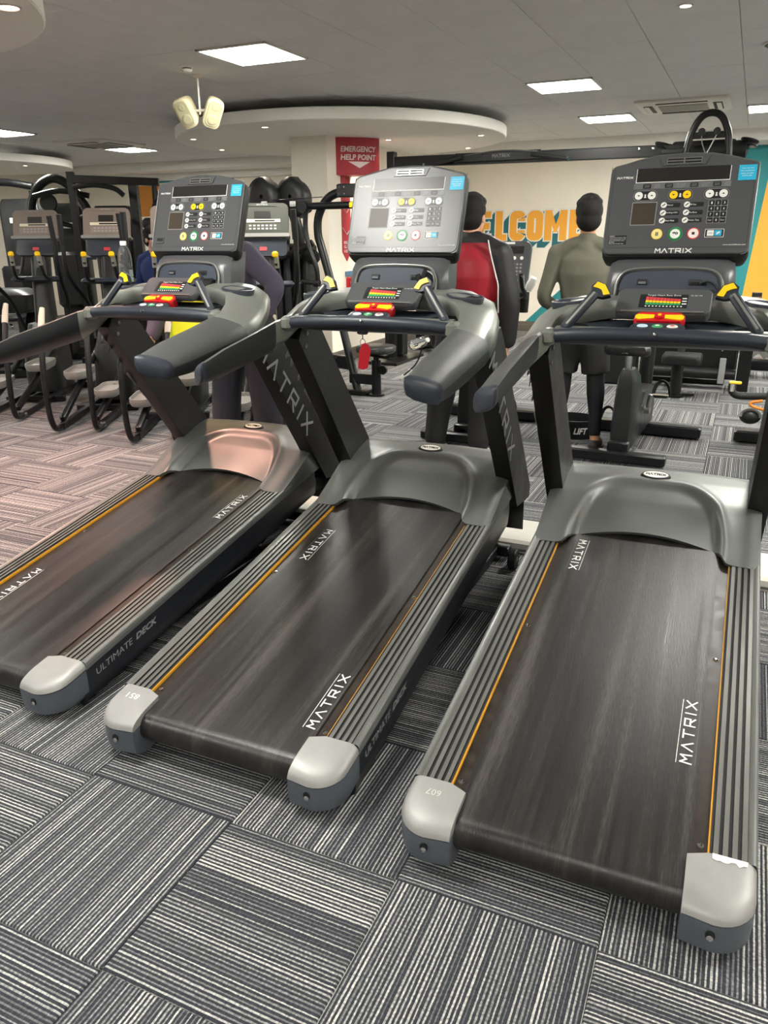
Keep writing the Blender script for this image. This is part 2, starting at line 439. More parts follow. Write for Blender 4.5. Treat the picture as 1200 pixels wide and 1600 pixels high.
skirting('baseboard_back', (-4.6, 12.95, 0), (4.5, 12.95, 0), (0, -1, 0))
skirting('baseboard_column', (-4.6, 8.57, 0), (-4.6, 12.95, 0), (1, 0, 0))
skirting('baseboard_column_front', (-5.07, 8.57, 0), (-4.58, 8.57, 0), (0, -1, 0))
skirting('baseboard_left', (-13, 12.95, 0), (-5.07, 12.95, 0), (0, -1, 0))
# painted areas of the back wall
def panel(pts, m, y=12.946, parent=wb, name='painted_panel'):
    S = MB(); S.loft([[(x, y + .004, z) for x, z in pts], [(x, y, z) for x, z in pts]]); return S.build(name, m, parent, smooth=False)
panel([(-0.42, 0.15), (4.5, 0.15), (4.5, 2.655), (-0.42, 2.655)], M_teal)
panel([(-0.10, 0.15), (0.32, 0.15), (0.42, 2.42), (0.07, 2.42)], M_orange, y=12.942)
panel([(0.6, 0.15), (1.3, 0.15), (1.5, 2.0), (0.8, 2.0)], mat('dark_mirror_glass', (60, 60, 62), 0.1, spec=0.8), y=12.942)
panel([(-13, 2.50), (-8.9, 2.50), (-8.9, 2.66), (-13, 2.66)], M_teal)
panel([(-11.4, 1.9), (-10.35, 1.9), (-10.2, 2.46), (-11.3, 2.46)], mat('ochre_wall_print', (206, 138, 62), 0.6), y=12.942)
panel([(-3.30, 0.15), (-2.95, 0.15), (-2.55, 0.55), (-2.2, 1.1), (-2.35, 1.15), (-2.7, 0.72)], M_teal, y=12.942)
S = MB()
text(S, 'ALL', 0.42, 0.34, lambda u, v, n: (-10.58 + u, 12.94 - n, 2.2 + v), bold=.02); S.build('wall_lettering', mat('dark_brown_print', (66, 52, 44), 0.6), wb, smooth=False)
# WELCOME: solid letters with a teal drop block, painted flat
# letter: centre x, width
def px_x(u, v=350, y=12.94):   # kept simple: ray of a pixel met with the back wall plane
    d = [RC[0][k] * (u - 600) / 1205.39 + RC[1][k] * (v - 800) / 1205.39 + RC[2][k] for k in range(3)]
    return d[0] * y / d[1]
xs = [('E', 746, 767), ('L', 774.5, 792), ('C', 796.5, 820.5), ('O', 823.5, 848.5), ('M', 851, 886), ('E', 889.5, 910)]
ZC, ZH = 1.64, 0.45
def letter(S, ch, w, h, st, g, fn):
    cnt = [0]
    def poly(q): cnt[0] += 1; S.loft([[fn(u, v, 0) for u, v in q], [fn(u, v, .0004 + .00002 * cnt[0]) for u, v in q]])
    def bar(u0, u1, v0, v1): poly([(u0 - g, v0 - g), (u1 + g, v0 - g), (u1 + g, v1 + g), (u0 - g, v1 + g)])
    a, b = w / 2, h / 2
    if ch in 'EL':
        bar(-a, -a + st, -b, b); bar(-a, a, -b, -b + st * .85)
        if ch == 'E': bar(-a, a, b - st * .85, b); bar(-a, a * .8, -st * .42, st * .42)
    if ch in 'CO':
        r = a * .8; o = rrect(w + 2 * g, h + 2 * g, r + g, 6); i = rrect(w - 2 * st - 2 * g, h - 2 * st - 2 * g, max(.012, r - st - g), 6); n = len(o)
        for k in range(n):
            j = (k + 1) % n; q = [o[k], o[j], i[j], i[k]]
            if ch == 'C' and sum(p[0] for p in q) / 4 > a - st * 1.2 and abs(sum(p[1] for p in q) / 4) < h * .28:
                for s in (-1, 1):
                    v = s * h * .15; vs = [p for p in q if p[1] * s > 0]
                    if len(vs) == 2: e = [(p[0], v - s * g) for p in vs[::-1]]; poly(vs + e)
                continue
            poly(q)
    if ch == 'M':
        bar(-a, -a + st, -b, b); bar(a - st, a, -b, b)
        for s in (-1, 1): poly([(s * (a - st * .9 + g) , b + g), (s * (a + 0 - st * 0) * .98, b + g), (s * (st * .1) + s * g, -b * .45 - g), (-s * (st * .35), -b * .45 - g)])
for ch, u0, u1 in xs:
    a, b = px_x(u0), px_x(u1); c = (a + b) / 2; w = b - a; st = .115
    for mm, offs, yy, gr in ((M_white, [(-.1 * k / 6, -.1 * k / 6) for k in range(7)], 12.9455, .026), (M_tealdk, [(-.1 * k / 8, -.1 * k / 8) for k in range(9)], 12.9440, .008), (M_white, [(0, 0)], 12.9425, .018), (M_orange, [(0, 0)], 12.9410, 0)):
        S = MB()
        for ko, (dx, dz) in enumerate(offs[::-1]): letter(S, ch, w, ZH, st, gr, lambda u, v, n: (c + u + dx, yy - n - .00013 * ko, ZC + v + dz))
        S.build('wall_letter', mm, wb, smooth=False)

# suspended round rafts
def raft(name, label, c, r, z0, z1, downs, dl, red=False):
    S = MB(); S.lathe([(r - .01, 0), (r, .008), (r, z1 - z0 - .008), (r - .01, z1 - z0)], (c[0], c[1], z0), n=72)
    t = thing(name, label, 'ceiling raft', (c[0], c[1], z0)); 
    o = S.build('disc', M_white, t); o.matrix_parent_inverse = Matrix.Translation((-c[0], -c[1], -z0))
    for k in range(5):
        a = 2 * pi * k / 5 + .4; S = MB(); S.tube([(c[0] + .7 * r * cos(a), c[1] + .7 * r * sin(a), z1 - .005), (c[0] + .7 * r * cos(a), c[1] + .7 * r * sin(a), CEIL_Z)], .012)
        o = S.build('hanger', M_lampt, t); o.matrix_parent_inverse = Matrix.Translation((-c[0], -c[1], -z0))
    for (x, y), lab in zip(downs, dl): downlight(x, y, z0, lab)
M_spot = mat('warm_spot', (255, 236, 200), 0.5, emit=22.0)
M_spotr = mat('pinkish_spot', (255, 150, 130), 0.5, emit=30.0)
def downlight(x, y, z, label, m=None, r=.032):
    t = thing('downlight', label, 'spotlight', (x, y, z)); S = MB()
    S.lathe([(r + .014, 0.0), (r + .014, -.004), (r + .002, -.007), (r, -.003), (r, 0)], n=20); S.build('rim', M_lampt, t)
    S = MB(); S.lathe([(r, -.001), (r * .8, -.0035), (.002, -.004)], n=16); S.build('bulb', m or M_spot, t)
raft('ceiling_raft', 'large round white raft hung round the column with the red sign', (-4.75, 9.27), 1.98, 2.6, 2.715,
     [(-4.82, 7.64), (-6.13, 8.15), (-6.55, 9.3), (-4.16, 9.33), (-3.04, 9.44), (-3.62, 10.7)],
     ['lit downlight at the front edge of the large round raft', 'lit downlight in the large raft just below the loudspeakers', 'lit downlight in the large raft, farthest left and deepest one',
      'lit downlight in the large raft right of the red sign', 'lit downlight nearest the right tip of the large raft', 'lit downlight in the large raft above the black boom'])
raft('ceiling_raft', 'round white raft at the left edge beyond the light panels', (-11.75, 9.6), 1.62, 2.6, 2.715, [(-10.75, 9.0), (-10.6, 9.75)],
     ['lit downlight in the left raft, the left one of two', 'lit downlight in the left raft, the right one of two'])
raft('ceiling_raft', 'round white raft cut by the top left corner of the picture', (-4.6, 2.5), 1.48, 2.6, 2.715, [], [])
downlight(-3.49, 3.25, 2.6, 'pinkish glowing downlight in the top left corner raft', M_spotr, .05)
def spot(x, y, z, tx, ty, rgb, w, size=100, blend=.6):
    l = bpy.data.lights.new('downlight_beam', 'SPOT'); l.energy = w; l.color = rgb; l.spot_size = radians(size); l.spot_blend = blend; l.shadow_soft_size = .05
    o = bpy.data.objects.new('downlight_beam', l); COL.objects.link(o); o.location = (x, y, z); o.rotation_euler = (Vector((tx, ty, 0)) - Vector((x, y, z))).to_track_quat('-Z', 'Y').to_euler()
spot(-3.49, 3.25, 2.585, -3.55, 3.0, (1, .52, .40), 170, 88, .5)
downlight(-4.75, 3.3, 2.6, 'pinkish downlight above the left edge of the picture, out of view', M_spotr, .05); spot(-4.75, 3.3, 2.585, -4.9, 3.4, (1, .52, .42), 300)
downlight(-0.56, 5.61, CEIL_Z, 'small bright downlight alone in the ceiling near the top edge')

for x, y in ((-4.82, 7.64), (-6.13, 8.15), (-6.55, 9.3), (-4.16, 9.33), (-3.04, 9.44), (-3.62, 10.7)): spot(x, y, 2.585, x, y, (1, .86, .7), 60, 120)
# ceiling panels
def ceiling_light(x, y, label, group=None):
    t = thing('ceiling_light', label, 'ceiling light', (x, y, CEIL_Z), 0, group)
    S = MB()
    for sx, sy, dx, dy in ((1, 0, .022, .6), (-1, 0, .022, .6), (0, 1, .6, .022), (0, -1, .6, .022)):
        S.box((sx * .289, sy * .289, -.006), (dx, dy, .014), .003)
    S.build('frame', M_lampt, t, smooth=False)
    S = MB(); S.box((0, 0, -.006), (.557, .557, .006)); S.build('diffuser', M_lamp, t, smooth=False)
for x, y, l in PANELS: ceiling_light(x, y, l)
for x, y in PANELS_UNSEEN:
    t = ceiling_light(x, y, 'unseen square ceiling light panel added outside the picture', 'unseen added ceiling panels')
# loudspeakers, detector, vents
t = thing('twin_loudspeaker', 'pair of cream loudspeakers hanging from the ceiling on one rod', 'loudspeaker', (-4.42, 6.0, CEIL_Z))
S = MB(); S.lathe([(.05, 0), (.05, -.012), (.015, -.03)], n=16); S.tube([(0, 0, -.02), (0, 0, -.30)], .009); S.tube([(-.07, .0, -.27), (.07, 0, -.27)], .012); S.build('hanging_rod', M_lampt, t)
M_spk = mat('cream_speaker', (198, 189, 156), 0.5); M_grl = mat('cream_speaker_grille', (166, 161, 130), 0.7, bump=0.5, bscale=900)
for sx in (-1, 1):
    S = MB(); R = Matrix.Rotation(radians(30), 3, 'Z') @ Matrix.Rotation(radians(24 * sx), 3, 'Y') @ Matrix.Rotation(radians(20), 3, 'X') @ Matrix.Rotation(radians(18 * sx), 3, 'Z')
    c = Vector((cos(radians(30)) * .105 * sx, sin(radians(30)) * .105 * sx, -.27)); f = lambda p: tuple(R @ Vector(p) + c)
    S.loft([[f((x * k, yy, z * k)) for x, z in rrect(.145, .24, (.05, .05, .045, .045))] for yy, k in ((.10, .55), (.07, .8), (-.06, 1), (-.085, .97), (-.09, .9))])
    b = S.build('speaker_box', M_spk, t, 50)
    S = MB(); S.loft([[f((x, -.0905, z)) for x, z in rrect(.11, .2, .04)], [f((x * .95, -.0955, z * .97)) for x, z in rrect(.11, .2, .04)]]); S.lathe([(.045, 0), (.04, .004), (.02, .001)], f((0, -.096, -.045)), R @ Vector((0, -1, 0))); S.lathe([(.028, 0), (.022, .004), (.01, .001)], f((0, -.096, .055)), R @ Vector((0, -1, 0)))
    S.build('grille', M_grl, b, 50)
t = thing('smoke_detector', 'small white smoke detector on the ceiling left of a light panel', 'smoke detector', (-4.28, 5.68, CEIL_Z))
S = MB(); S.lathe([(.05, .001), (.052, -.012), (.046, -.016)], n=24); S.build('base', M_white, t)
S = MB(); S.lathe([(.036, -.016), (.036, -.024)], n=20); S.build('vent_gap', M_blkm, t); S = MB(); S.lathe([(.044, -.024), (.044, -.03), (.034, -.044), (.01, -.047)], n=24); S.build('cap', M_white, t)
def cassette(x, y, label, ang=0):
    t = thing('air_conditioning_cassette', label, 'air conditioner', (x, y, CEIL_Z), ang)
    S = MB(); S.loft([[(px, py, 0) for px, py in rrect(.92, .92, .05)], [(px, py, -.02) for px, py in rrect(.92, .92, .05)], [(px, py, -.032) for px, py in rrect(.86, .86, .05)]]); S.build('fascia', M_lampt, t)
    S = MB()
    for k in range(11): S.box((0, -.2 + .04 * k, -.036), (.48, .026, .006), .001)
    S.build('intake_grille', mat('grey_grille', (150, 148, 142), 0.6), t, smooth=False)
    for a in range(4):
        M = Matrix.Rotation(a * pi / 2, 3, 'Z'); S = MB(); S.box(M @ Vector((0, .34, -.034)), (.5, .09, .004) if a % 2 == 0 else (.09, .5, .004)); sl = S.build('outlet_slot', mat('dark_slot', (52, 52, 52), 0.7), t, smooth=False)
        S = MB(); S.box(M @ Vector((0, .352, -.042)), (.5, .045, .004) if a % 2 == 0 else (.045, .5, .004), .001); S.build('louvre', M_lampt, sl, smooth=False)
cassette(-0.87, 9.65, 'white air conditioning cassette in the ceiling above the cable tower')
cassette(-8.75, 9.45, 'dim air conditioning cassette beside the left distant light panel')
t = thing('ceiling_vent', 'slatted round air vent at the right edge of the ceiling', 'vent', (0.03, 6.95, CEIL_Z))
S = MB(); S.lathe([(.17, 0), (.17, -.012), (.155, -.014), (.15, -.002)], n=32); S.build('ring', M_lampt, t)
for k in range(6):
    yy = -.11 + .044 * k; w = sqrt(max(.001, .15 ** 2 - yy ** 2)); S = MB(); S.box((0, yy, -.012), (2 * w, .02, .006), .001, Matrix.Rotation(.5, 3, 'X')); S.build('slat', mat('grey_green_slat', (120, 128, 122), 0.5), t, smooth=False)

# emergency sign on the side of the column wall
t = thing('emergency_sign', 'red curved sign reading EMERGENCY HELP POINT on the column', 'sign', (-4.6, 9.1, 2.2))
# curved box: bulges out of the wall towards the room
A0, A1 = (-4.6, 8.80), (-4.22, 9.19)
nx, ny = A1[1] - A0[1], -(A1[0] - A0[0]); L = hypot(nx, ny); nx /= L; ny /= L
def sgn(u, v, n):   # u along the face -0.5..0.5, bulge outwards
    b = .055 * (1 - (2 * u) ** 2) + n
    return (A0[0] + (A1[0] - A0[0]) * (u + .5) + nx * b, A0[1] + (A1[1] - A0[1]) * (u + .5) + ny * b, v)
S = MB(); out = [sgn(-.5 + k / 16, 0, 0)[:2] for k in range(17)] + [(-4.6, 9.19)]
S.loft([[(x, y, z) for x, y in out] for z in (2.195, 2.615)])
sb = S.build('sign_box', M_sign, None, 30); sb.parent = t; sb.matrix_parent_inverse = Matrix.Translation((4.6, -9.1, -2.2))
W = hypot(A1[0] - A0[0], A1[1] - A0[1])
S = MB(); text(S, 'EMERGENCY', .80 * W, .062, lambda u, v, n: sgn(u / W, 2.475 + v, n + .002), bold=.03, slant=.1); text(S, 'HELP POINT', .80 * W, .062, lambda u, v, n: sgn(u / W, 2.388 + v, n + .002), bold=.03, slant=.1)
[S.loft([[sgn(u, v, n) for u, v in ((a, 2.34), (a + .0625, 2.34), (a + .0625, 2.34 - .07 * (1 - abs(a + .0625) / .25)), (a, 2.34 - .07 * (1 - abs(a) / .25)))] for n in (.002, .004)]) for a in [-.25 + .0625 * k for k in range(8)]]
o = S.build('sign_lettering', mat('pale_sign_print', (226, 210, 208), 0.5), sb, smooth=False)
t2 = thing('direction_strip', 'tapered red arrow strip with white chevrons below the emergency sign', 'sign', (-4.6, 9.0, 1.3))
S = MB(); S.loft([[(xx, y, z) for y, z in ((8.90, 2.20), (9.13, 2.20), (9.13, 1.33), (9.015, 1.22), (8.90, 1.33))] for xx in (-4.5995, -4.592)])
o = S.build('strip', M_sign, None, smooth=False); o.parent = t2; o.matrix_parent_inverse = Matrix.Translation((4.6, -9.0, -1.3))
S = MB()
for z in (2.03, 1.78, 1.53):
    for s in (-1, 1): S.beam((-4.591, 9.015 + .11 * s, z + .08), (-4.591, 9.015, z), .002, .016, 0, up=(1, 0, 0))
for k, w in enumerate(('BREAK', 'GLASS', 'HERE')): text(S, w, .16, .035, lambda u, v, n: (-4.591 + n, 9.015 + u, 1.44 - k * .05 + v), bold=.02)
S.build('strip_lettering', mat('pale_sign_print'), o, smooth=False)
t = thing('call_point', 'small red call point with blue label on the column below the arrow', 'alarm button', (-4.6, 9.06, 0.9))
S = MB(); S.box((.02, 0, .05), (.045, .15, .15), .008); b = S.build('box', M_red, t); S = MB(); S.box((.035, 0, -.06), (.02, .1, .07), .004); S.build('lower_cover', M_red, t); S = MB(); S.box((.012, 0, .17), (.02, .2, .06), .003); S.build('blue_label', mat('blue_label', (90, 130, 160), 0.5), t); S = MB(); S.box((.044, 0, .05), (.003, .08, .05), .001); S.build('pane', mat('pale_sign_print'), b)
# ================================================================== TREADMILL
SL = 0.1596
def zr(y): return 0.1623 + SL * y
def sm(a, b, x):
    t = max(0.0, min(1.0, (x - a) / (b - a))); return t * t * (3 - 2 * t)
def treadmill_parts(root, mirror_extras):
    P = root
    # --- deck, belt, rollers
    S = MB(); S.loft([[(x, y, zr(y) + dz) for x, dz in ((-.335, -.05), (.335, -.05), (.335, -.0145), (-.335, -.0145))] for y in (-.02, 1.5)]); S.build('deck_board', mat('dark_dusty_deck', (44, 38, 32), 0.35, var=.3, scale=25), P, smooth=False)
    for sx in (-1, 1):
        S = MB()
        for y in (.03, .75): S.lathe([(.009, 0), (.008, .003), (.004, .0035)], (sx * .299, y, zr(y) - .0145), (0, -SL, 1), 14)
        S.build('deck_screw', M_chr, P)
    r = .047; yc = -.07; zc = zr(yc) - .012 - r; n = Vector((0, -SL, 1)).normalized()
    path = []
    for k in range(13): y = 1.5 - k * (1.5 - yc) / 12; path.append((y, zr(y) - .010))
    for k in range(1, 14):
        a = pi / 2 + pi * k / 14 + .16; path.append((yc + r * cos(a), zc + r * sin(a) + .002))
    for k in range(5): y = yc + (1.5 - yc) * k / 4; path.append((y, zr(y) - .012 - 2 * r))
    S = MB(); S.loft([[(x, y, z) for y, z in path] for x in (-.28, -.272, 0, .272, .28)], cap=False, closed=False); belt = S.build('running_belt', M_belt, P, 60)
    S = MB(); S.lathe([(r - .004, -.32), (r - .004, .32)], (0, yc, zc), (1, 0, 0), 24); S.build('rear_roller', M_steel, P)
    # --- side rails
    for sx in (-1, 1):
        prof = [(.3185, -.02), (.3185, -.001)]
        x = .326; mi = [0, 0]
        for k in range(4):
            prof += [(x, -.002), (x, .0025), (x + .0115, .0025), (x + .0115, -.002)]; x += .0205
        prof += [(.4085, .0005), (.4125, .002), (.418, 0.001), (.4215, -.004), (.4235, -.014), (.4235, -.03)]
        S = MB(); m = len(prof); ys = (0.0, .35, .7, 1.05, 1.40)
        vs = [(sx * a, y, zr(y) + b) for y in ys for a, b in prof]
        for k in range(len(ys) - 1):
            for i in range(m - 1):
                p, q = prof[i], prof[i + 1]
                groove = 2 <= i < 17 and (i - 2) % 4 != 1
                edge = i >= 18
                S.add([vs[k * m + i], vs[k * m + i + 1], vs[(k + 1) * m + i + 1], vs[(k + 1) * m + i]], [(0, 1, 2, 3)], 1 if groove or i in (1,) else (2 if edge else 0))
        rail = S.build('side_rail', [M_rail, M_groove, M_hood], P, smooth=False)
        S = MB(); S.loft([[(sx * a, y, zr(y) + b) for a, b in ((.3150, -.0145), (.3150, -.0042), (.3190, -.0042), (.3190, -.0145))] for y in (.0, 1.36)]); S.build('edge_stripe', M_yelor, rail, smooth=False)
        S = MB(); S.loft([[(sx * a, y, zr(y) + b) for a, b in ((.395, -.155), (.405, -.160), (.4175, -.15), (.4215, -.10), (.4215, -.031), (.34, -.031))] for y in (-.02, 1.62)]); sk = S.build('side_skirt', mat('dark_navy_skirt', (28, 30, 36), 0.38), P, 50)
        S = MB()
        fn = lambda u, v, n: (sx * (.4217 + n), .205 + sx * u - .0, zr(.205 + sx * u) - .068 + v)
        text(S, 'ULTIMATE', .185, .026, lambda u, v, n: fn(u - .068, v, n)); text(S, 'DECK', .115, .026, lambda u, v, n: fn(u + .105, v, n), bold=.035, slant=.2)
        S.build('skirt_lettering', M_lettg, sk, smooth=False)
        # --- rear caps
        def outl(ins, yi, k=7):
            a = .271; b = .4225 - ins; y0 = -.156 + yi; rad = .085
            q = [(a, .0 - .018), (.3175, 0.0), (b, 0.0)]
            for i in range(k + 1):
                t = radians(90 * i / k); q.append((b - rad + rad * cos(t), min(-.0004 * (8 - i), y0 + rad - rad * sin(t))))
            q += [(a, y0 + .008)]
            return q
        S = MB()
        S.loft([[(sx * x, y, max(0.004, z0 + SL * y)) for x, y in outl(i, yi)] for z0, i, yi in ((.024, .03, .06), (.034, .008, .03), (.052, .0, .006), (.09, -.001, 0), (.132, .0, .0))])
        low = S.build('rear_cap_lower', M_capd, P, 45)
        S = MB(); S.loft([[(sx * .3355 + .0105 * cos(q), yy, .080 + .013 * sin(q)) for q in [2 * pi * k / 16 for k in range(16)]] for yy in (-.150, -.1578)]); S.build('bolt_hole', M_rub, low)
        S = MB(); S.lathe([(.0075, 0), (.0075, .0075), (.003, .009)], (sx * .3355, -.151, .0725), (0, -1, .1), 12); S.build('bolt', M_chr, low)
        S = MB()
        S.loft([[(sx * x, y, z0 + SL * y) for x, y in outl(i, yi)] for z0, i, yi in ((.1335, .003, .003), (.137, -.0005, -.0015), (.146, .0005, .003), (.154, .003, .010), (.160, .009, .024), (.1642, .018, .044), (.1662, .032, .066))])
        S.build('rear_cap', M_caps, P, 50)
    # --- motor hood
    def base(y):
        T = [(1.26, .366), (1.29, .3725), (1.40, .418), (1.58, .503), (1.70, .543), (1.78, .558), (1.84, .548), (1.90, .50), (1.93, .44)]
        for (a, za), (b, zb) in zip(T, T[1:]):
            if y <= b: return za + (zb - za) * (y - a) / (b - a)
        return T[-1][1]
    def mask(x, y):      # 1 inside the sunk field, 0 on the legs
        hw = .236 + .050 * sm(1.68, 1.38, y); ax = abs(x); top = 1.675; rc = .15
        dx = ax - hw; dy = y - top
        if ax > hw - rc and y > top - rc: d = hypot(ax - (hw - rc), y - (top - rc)) - rc
        else: d = max(dx, dy)
        return sm(.004, -.03, d), d
    NX, NY = 88, 46; vs = []; fs = []
    xs = [-.4165 + .833 * i / NX for i in range(NX + 1)]
    def y0(x):
        a = abs(x)
        if a > .3065: return 1.292
        if a > .255: return 1.292 + (1.402 - 1.292) * sm(0, 1, (.3065 - a) / .0515)
        return 1.402 + .022 * (1 - (a / .255) ** 2)
    for i, x in enumerate(xs):
        for j in range(NY + 1):
            t = j / NY; y = y0(x) + (1.93 - y0(x)) * t; m, d = mask(x, y)
            z = base(y) - m * (.043 * sm(1.74, 1.40, y) + .004) + .008 * math.exp(-(d - .01) ** 2 / .0004)
            z += .012 * (1 - (x / .4165) ** 2) * sm(1.3, 1.6, y) - .012 * sm(.36, .4165, abs(x)) ** 2
            if abs(x) < .255: z += .02 * m * (1 - (x / .255) ** 2) * sm(1.6, 1.40, y)
            vs.append((x, y, z))
    for i in range(NX):
        for j in range(NY):
            a = i * (NY + 1) + j; fs.append((a, a + NY + 1, a + NY + 2, a + 1))
    S = MB(); S.add(vs, fs)
    for col, sx in ((0, -1), (NX, 1)):
        top = [vs[col * (NY + 1) + j] for j in range(NY + 1)]
        mid = [(sx * .4245, y, min(z - .01, max(zr(y) - .02, z - .05 - .10 * sm(1.3, 1.6, y)))) for x, y, z in top]
        low = [(sx * .425, y, zr(y) - .03) for x, y, z in top]
        n = len(top); S.add(top + mid + low, [(k * n + j, k * n + j + 1, (k + 1) * n + j + 1, (k + 1) * n + j) for k in range(2) for j in range(n - 1)])
    front = [vs[i * (NY + 1) + NY] for i in range(NX + 1)]; S.add(front + [(x, y + .01, .13) for x, y, z in front], [(i, i + 1, NX + 2 + i, NX + 1 + i) for i in range(NX)])
    rear = [vs[i * (NY + 1)] for i in range(NX + 1)]; S.add(rear + [(x, y + .012, z - .014) for x, y, z in rear], [(i, i + 1, NX + 2 + i, NX + 1 + i) for i in range(NX)])
    hood = S.build('motor_hood', M_hood, P, 40)
    bz = base(1.717) + .016; S = MB()
    tl = Vector((0, -.22, 1)).normalized()
    def bd(u, v, n): return (u, 1.717 + v * tl.z, bz + v * .22 * tl.z + n)
    S.loft([[bd(.056 * k * cos(a), .031 * k * sin(a), n) for a in [2 * pi * i / 28 for i in range(28)]] for k, n in ((1.08, -.012), (1.08, .002), (1.0, .007), (.9, .0075))]); S.loft([[bd(.051 * k * cos(a), .0265 * k * sin(a), n) for a in [2 * pi * i / 28 for i in range(28)]] for k, n in ((.98, .005), (.98, .0078))], mi=1)
    logo(S, .078, .015, .0035, lambda u, v, n: bd(u, v, .008 + n), mi=2)
    S.build('oval_badge', [M_blkm, mat('pale_badge', (240, 237, 222), 0.6), M_blk], hood, 40)
    S = MB(); S.loft([[(x, y, z) for x, z in ((-.30, .2), (.30, .2), (.30, .35), (-.30, .35))] for y in (1.5, 1.9)]); S.build('motor_housing', M_blkm, P, smooth=False)
    # --- base frame on the floor, wheels
    S = MB()
    for sx in (-1, 1): S.beam((sx * .30, .35, .045), (sx * .30, 1.86, .045), .05, .05)
    S.beam((-.38, 1.84, .045), (.38, 1.84, .045), .06, .05); S.beam((-.30, 1.3, .045), (.30, 1.3, .045), .05, .04)
    for sx in (-1, 1): S.beam((sx * .2, 1.4, .05), (sx * .2, 1.75, .2), .04, .03)
    S.build('base_frame', M_blk, P, smooth=False)
    for sx in (-1, 1):
        S = MB(); S.lathe([(.02, -.018), (.046, -.018), (.051, -.011), (.051, .011), (.046, .018), (.02, .018)], (sx * .425, 1.735, .051), (1, 0, 0), 22); w = S.build('wheel', M_rub, P)
        S = MB(); S.lathe([(.014, -.02), (.014, .02)], (sx * .425, 1.735, .051), (1, 0, 0), 12); S.build('hub', M_steel, w)
    # --- uprights
    for sx in (-1, 1):
        poly = [(1.712, .325), (1.128, 1.135), (1.16, 1.185), (1.285, 1.20), (1.335, 1.15), (1.965, .355), (1.95, .30)]
        S = MB(); k = .006
        cy, cz = 1.55, .72
        def shr(q, d): return [(y + (cy - y) / hypot(cy - y, cz - z) * d, z + (cz - z) / hypot(cy - y, cz - z) * d) for y, z in q]
        S.loft([[(sx * x, y, z) for y, z in q] for x, q in ((.362, shr(poly, k)), (.362 + k, poly), (.437 - k, poly), (.437, shr(poly, k)))])
        up = S.build('upright', M_post, P, 30)
        S = MB(); d = Vector((0, .462 + .06, -.609 - .015)).normalized(); nn = Vector((0, d.z, -d.y)); c = Vector((0, 1.37, .86))
        # lettering runs down the outer face, tops of the letters towards the rear
        fn = lambda u, v, n: tuple(Vector((sx * (.4372 + n), 0, 0)) + c + d * u - nn * (v * sx))
        logo(S, .60, .075, .013, fn, sp=.55); S.build('upright_lettering', M_lettg, up, smooth=False)
        S = MB()
        for y, z in ((1.20, 1.15), (1.245, 1.175), (1.185, 1.10)): S.lathe([(.010, 0), (.009, .004), (.004, .0045)], (sx * .3615, y, z), (-sx, 0, 0), 12)
        S.build('bolt', M_steel, up)
    # --- handrails and dashboard
    rings = [  # inner (x, y, z), outer (x, y, z), thickness
        ((.366, .487, 1.132), (.455, .565, 1.098), .060), ((.362, .62, 1.166), (.458, .68, 1.118), .080), ((.360, .80, 1.197), (.459, .87, 1.146), .088), ((.357, .950, 1.226), (.458, 1.062, 1.172), .092),
        ((.342, 1.030, 1.235), (.456, 1.160, 1.205), .085), ((.332, 1.09, 1.268), (.440, 1.250, 1.252), .085), ((.300, 1.140, 1.300), (.400, 1.335, 1.292), .085), ((.235, 1.180, 1.318), (.310, 1.400, 1.318), .085),
        ((.16, 1.20, 1.322), (.20, 1.42, 1.33), .075), ((.0, 1.20, 1.325), (.0, 1.42, 1.34), .075)]
    def ring(rg, sx, grow=0.0, z=0.0):
        i, o, th = Vector(rg[0]), Vector(rg[1]), rg[2]; d = (o - i); q = []
        for u, v in ((0, -.22), (.02, -.06), (.10, 0.02), (.3, .06), (.55, .065), (.8, .03), (.94, -.10), (1.0, -.35), (.99, -.75), (.9, -.98), (.6, -1.05), (.25, -1.0), (.05, -.85), (0.0, -.5)):
            w = i + d * (u + grow * (u - .5)) + Vector((0, 0, (v + grow * (v + .5)) * th + z)); q.append((sx * w.x, w.y, w.z))
        return q
    for sx in (-1, 1):
        S = MB(); S.loft([ring(g, sx) for g in rings[:4]])
        for q in range(3):
            for i in range(14):
                if i >= 7 or i == 0: S.m[q * 14 + i] = 1
        h = S.build('handrail', [M_grip, mat('dark_grip_underside', (36, 37, 40), .5)], P, 40)
        e = rings[0]; S = MB()
        S.loft([ring(((e[0][0], e[0][1] - dy, e[0][2] - dy * .25), (e[1][0], e[1][1] - dy, e[1][2] - dy * .25), e[2]), sx, gr) for dy, gr in ((-.012, .05), (.004, .05), (.014, -.1), (.020, -.45))]); S.build('end_cap', M_navy, h, 40)
    full = [ring(g, 1) for g in rings[3:]]; left = [ring(g, -1) for g in rings[3:-1]]
    S = MB(); S.loft(left + full[::-1]); S.build('dashboard', M_dash, P, 45)
    # collar blocks joining the cross bar
    for sx in (-1, 1):
        S = MB(); S.box((sx * .338, 1.015, 1.212), (.045, .075, .055), .012); S.build('bar_collar', M_dash, P)
        # cup holder: oval rim, black disc painted in for the shaded hole
        c = Vector((sx * .312, 1.222, 1.302)); A = Matrix.Rotation(radians(4), 3, 'X') @ Matrix.Rotation(radians(7 * sx), 3, 'Y') @ Matrix.Rotation(radians(18 * sx), 3, 'Z')
        f = lambda a, rx, ry, n: tuple(c + A @ Vector((rx * cos(a), ry * sin(a), n)))
        AN = [2 * pi * i / 28 for i in range(28)]
        S = MB(); S.loft([[f(a, rx, ry, n) for a in AN] for rx, ry, n in ((.066, .050, -.03), (.072, .054, .010), (.070, .052, .014), (.065, .047, .014), (.062, .044, .008), (.058, .040, -.004))], cap=False); S.build('cup_holder_rim', M_navy, P, 50)
